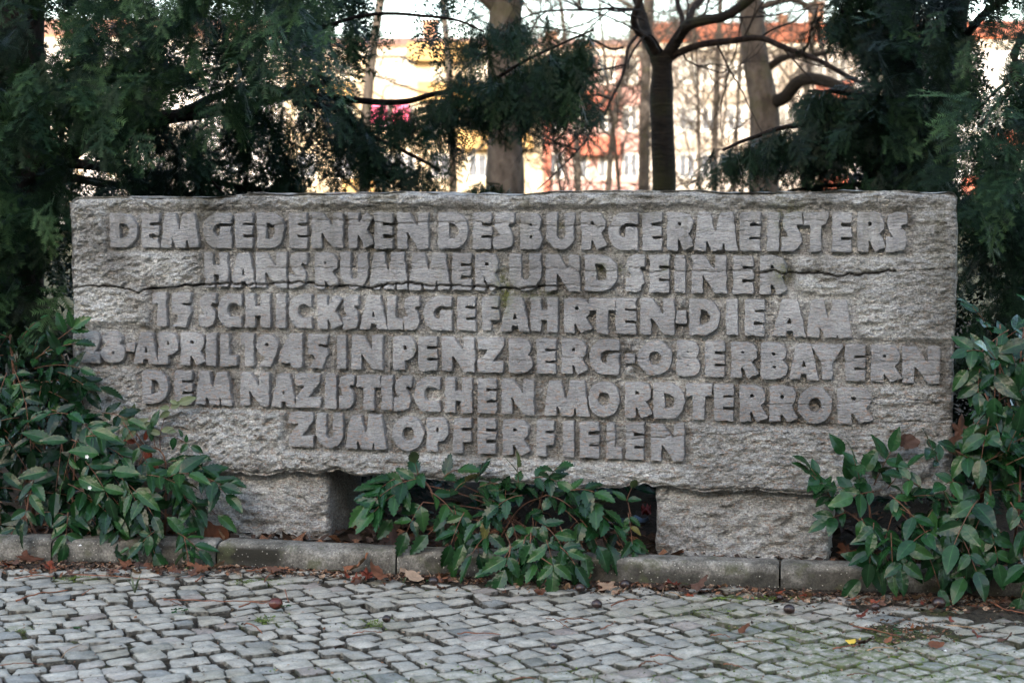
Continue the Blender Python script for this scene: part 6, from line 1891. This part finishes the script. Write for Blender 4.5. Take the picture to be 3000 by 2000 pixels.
# red-brown withered leaves caught in it
bp = fp(440, 1330, .03); bp[2] = .05
S = Shrub('withered_sprig', bp, 'sprig of rust-red withered leaves caught between shrub and slab', kind='long', seed=48, mats=('leaf_red',))
S.stem([bp, fp(445,1350,.02), fp(430,1310,.03), fp(400,1300,.03)], .0025, .0015)
for (x, y, a, sz) in [(425,1310,-70,.055),(440,1330,-95,.06),(400,1295,170,.045),(445,1370,-80,.045),(435,1345,-40,.04),(452,1375,-100,.04),(425,1290,80,.03)]:
    S.leaf(fp(x, y, .03), img_dir(a, .1), np.array([sr.normal()*.6,-.8,.3]), sz, 'leaf_red')
S.build()

# ---- right shrub (broad smooth glossy leaflets)
br_ = at_z(2700, 1660, .045) + [0, .08, 0]
S = Shrub('mahonia_shrub', br_, 'dense smooth-leaved glossy shrub covering the lower right end of the slab', kind='smooth', seed=49, mats=('leaf_dark','leaf_dark','leaf_mid'))
pR = [(2560,1420),(2700,1380),(2780,1330),(2860,1320),(3120,1340),(3120,1640),(2800,1640),(2620,1600),(2520,1560)]
fill(S, pR, 32, (-.02, .12), .064, lambda x, y: (80 if y < 1450 else -80) + sr.normal()*50, (2, 4))
fill(S, pR, 10, (.10, .16), .066, lambda x, y: -85 + sr.normal()*40, (2, 3))
for (x, y, off, a, L, pr, sz) in [
  (2440,1470,.05,118,.12,3,.058),(2440,1465,.06,125,.10,2,.062),(2530,1440,.06,112,.11,3,.060),(2560,1420,.05,75,.10,3,.062),(2500,1440,.07,150,.05,1,.062),
  (2560,1440,.10,180,.06,2,.062),(2600,1430,.07,60,.08,2,.050),(2480,1500,.08,-170,.06,2,.05),(2520,1510,.12,-60,.10,3,.058),(2560,1530,.15,-100,.10,3,.056),
  (2640,1460,.12,20,.08,3,.056),(2620,1480,.14,-20,.08,2,.052),(2610,1560,.18,-90,.09,3,.060),(2720,1530,.12,-80,.09,3,.058),(2820,1540,.12,-95,.09,3,.060),(2900,1530,.12,-80,.10,3,.06),
  (2750,1360,.06,110,.08,2,.056),(2800,1350,.06,60,.08,2,.060),(2700,1430,.1,140,.07,2,.052),(2860,1370,.08,45,.10,3,.062),(2940,1360,.1,80,.10,3,.062),(2760,1430,.14,-60,.08,2,.058),(2780,1480,.12,-30,.09,3,.058),(2960,1470,.14,-60,.10,3,.058)]:
    S.compound(fp(x, y, off), img_dir(a, .35), L, pr, sz, droop=.25)
for (x, y, off, a, sz) in [(2640,1650,.22,-150,.055,),(2645,1650,.22,-35,.060),(2640,1665,.23,-88,.066),(2655,1600,.2,-20,.07),(2560,1560,.17,-110,.062),(2470,1330,.05,118,.062),(2490,1405,.05,100,.07),(2530,1380,.06,65,.07)]:
    hang(S, x, y, off, a, sz, None, sr.normal()*.2)
for (x0, x1, y1) in [(2560,2540,1440),(2620,2450,1480),(2700,2640,1440),(2800,2790,1380),(2900,2900,1370),(2980,2990,1360)]:
    S.stem([at_z(x0, 1665, .045)+[0,.05,0], fp((x0+x1)/2, (1600+y1)/2, .08), fp(x1, y1, .06)], .004, .002)
S.build()
# darker tall shrub beside the right end of the slab
bz = at_z(2900, 1660, .045) + [0, .35, 0]
S = Shrub('mahonia_shrub', bz, 'tall dark shrub standing beside the right end of the slab under the yew', kind='smooth', seed=50, mats=('leaf_dark','leaf_dark','leaf_dark','leaf_mid'))
pZ = [(2850,960),(2900,930),(3150,900),(3150,1350),(2900,1330),(2850,1250),(2835,1100)]
fill(S, pZ, 46, (-.12, .08), .062, lambda x, y: -60 + sr.normal()*70, (2, 4), .3)
for (x, y, off, a, L, pr, sz) in [(2880,1030,.05,160,.05,2,.05),(2870,1080,.05,-100,.06,2,.055),(2900,1200,.06,-150,.05,1,.075),(2950,1180,.06,-60,.08,2,.07),(2930,1300,.05,100,.06,2,.06),(2905,980,.0,120,.1,3,.05)]:
    S.compound(fp(x, y, off), img_dir(a, .3), L, pr, sz)
for (x1, y1) in [(2880,1000),(2930,950),(3000,960),(2960,1150),(3060,1000)]:
    S.stem([bz, fp((2900+x1)/2, 1300, -.05), fp(x1, y1, -.02)], .006, .002)
S.build()
# small white blossoms in the left shrub
for (x, y, lab) in [(255,1337,'tiny white blossom among the left shrub leaves, upper one'), (263,1428,'tiny white blossom among the left shrub leaves, lower one')]:
    c = fp(x, y, .24)
    root = empty('blossom', c, lab, 'flower')
    for k in range(5):
        t = k*1.256; d1 = np.array([math.cos(t), -.3, math.sin(t)])*.006; d2 = np.array([-math.sin(t), 0, math.cos(t)])*.0024
        obj('petal', [c, c+d1*.6+d2, c+d1, c+d1*.6-d2], [(0,1,2,3)], M['white'], root)
# wrapper in the dark opening
wm = flat_mat('red_wrapper', (.30, .03, .02), .4, .1); wb_ = flat_mat('blue_white_wrapper', (.20, .27, .36), .4, .1)
c = at_y(1893, 1492, 4.80)
root = empty('wrapper', c - [0,0,.05], 'crumpled red and pale blue wrapper in the dark opening by the right block', 'litter')
def crump(cx, w, h, m, nm):
    n = 7; V = []; F = []
    for i in range(n):
        for j in range(n):
            u, v = i/(n-1)-.5, j/(n-1)-.5
            V.append((cx[0]+u*w, cx[1]+.012*float(noise(u*7, v*7, 1, 4))+v*.03, cx[2]+v*h+.010*float(noise(u*6, v*6, 5, 9))))
    for i in range(n-1):
        for j in range(n-1): F.append((i*n+j, (i+1)*n+j, (i+1)*n+j+1, i*n+j+1))
    obj(nm, V, F, m, root, smooth=True)
crump(c, .028, .02, wm, 'red_foil'); crump(c + [-.05, 0, -.035], .12, .02, wb_, 'blue_foil')
# long pine needle on the top edge of the slab
p = [fp(955,572,-.03), fp(1000,570,-.02), fp(1052,571,-.03)]
p = [q*[1,1,0] + [0,0,face_sz(1000,572)[1]+.003] for q in p]
v, f = tube(smooth_path(p, 10), .0016, 5)
tag(obj('twig', v, f, M['twig'], smooth=True), 'thin orange stalk lying on the top edge of the slab', 'twig')
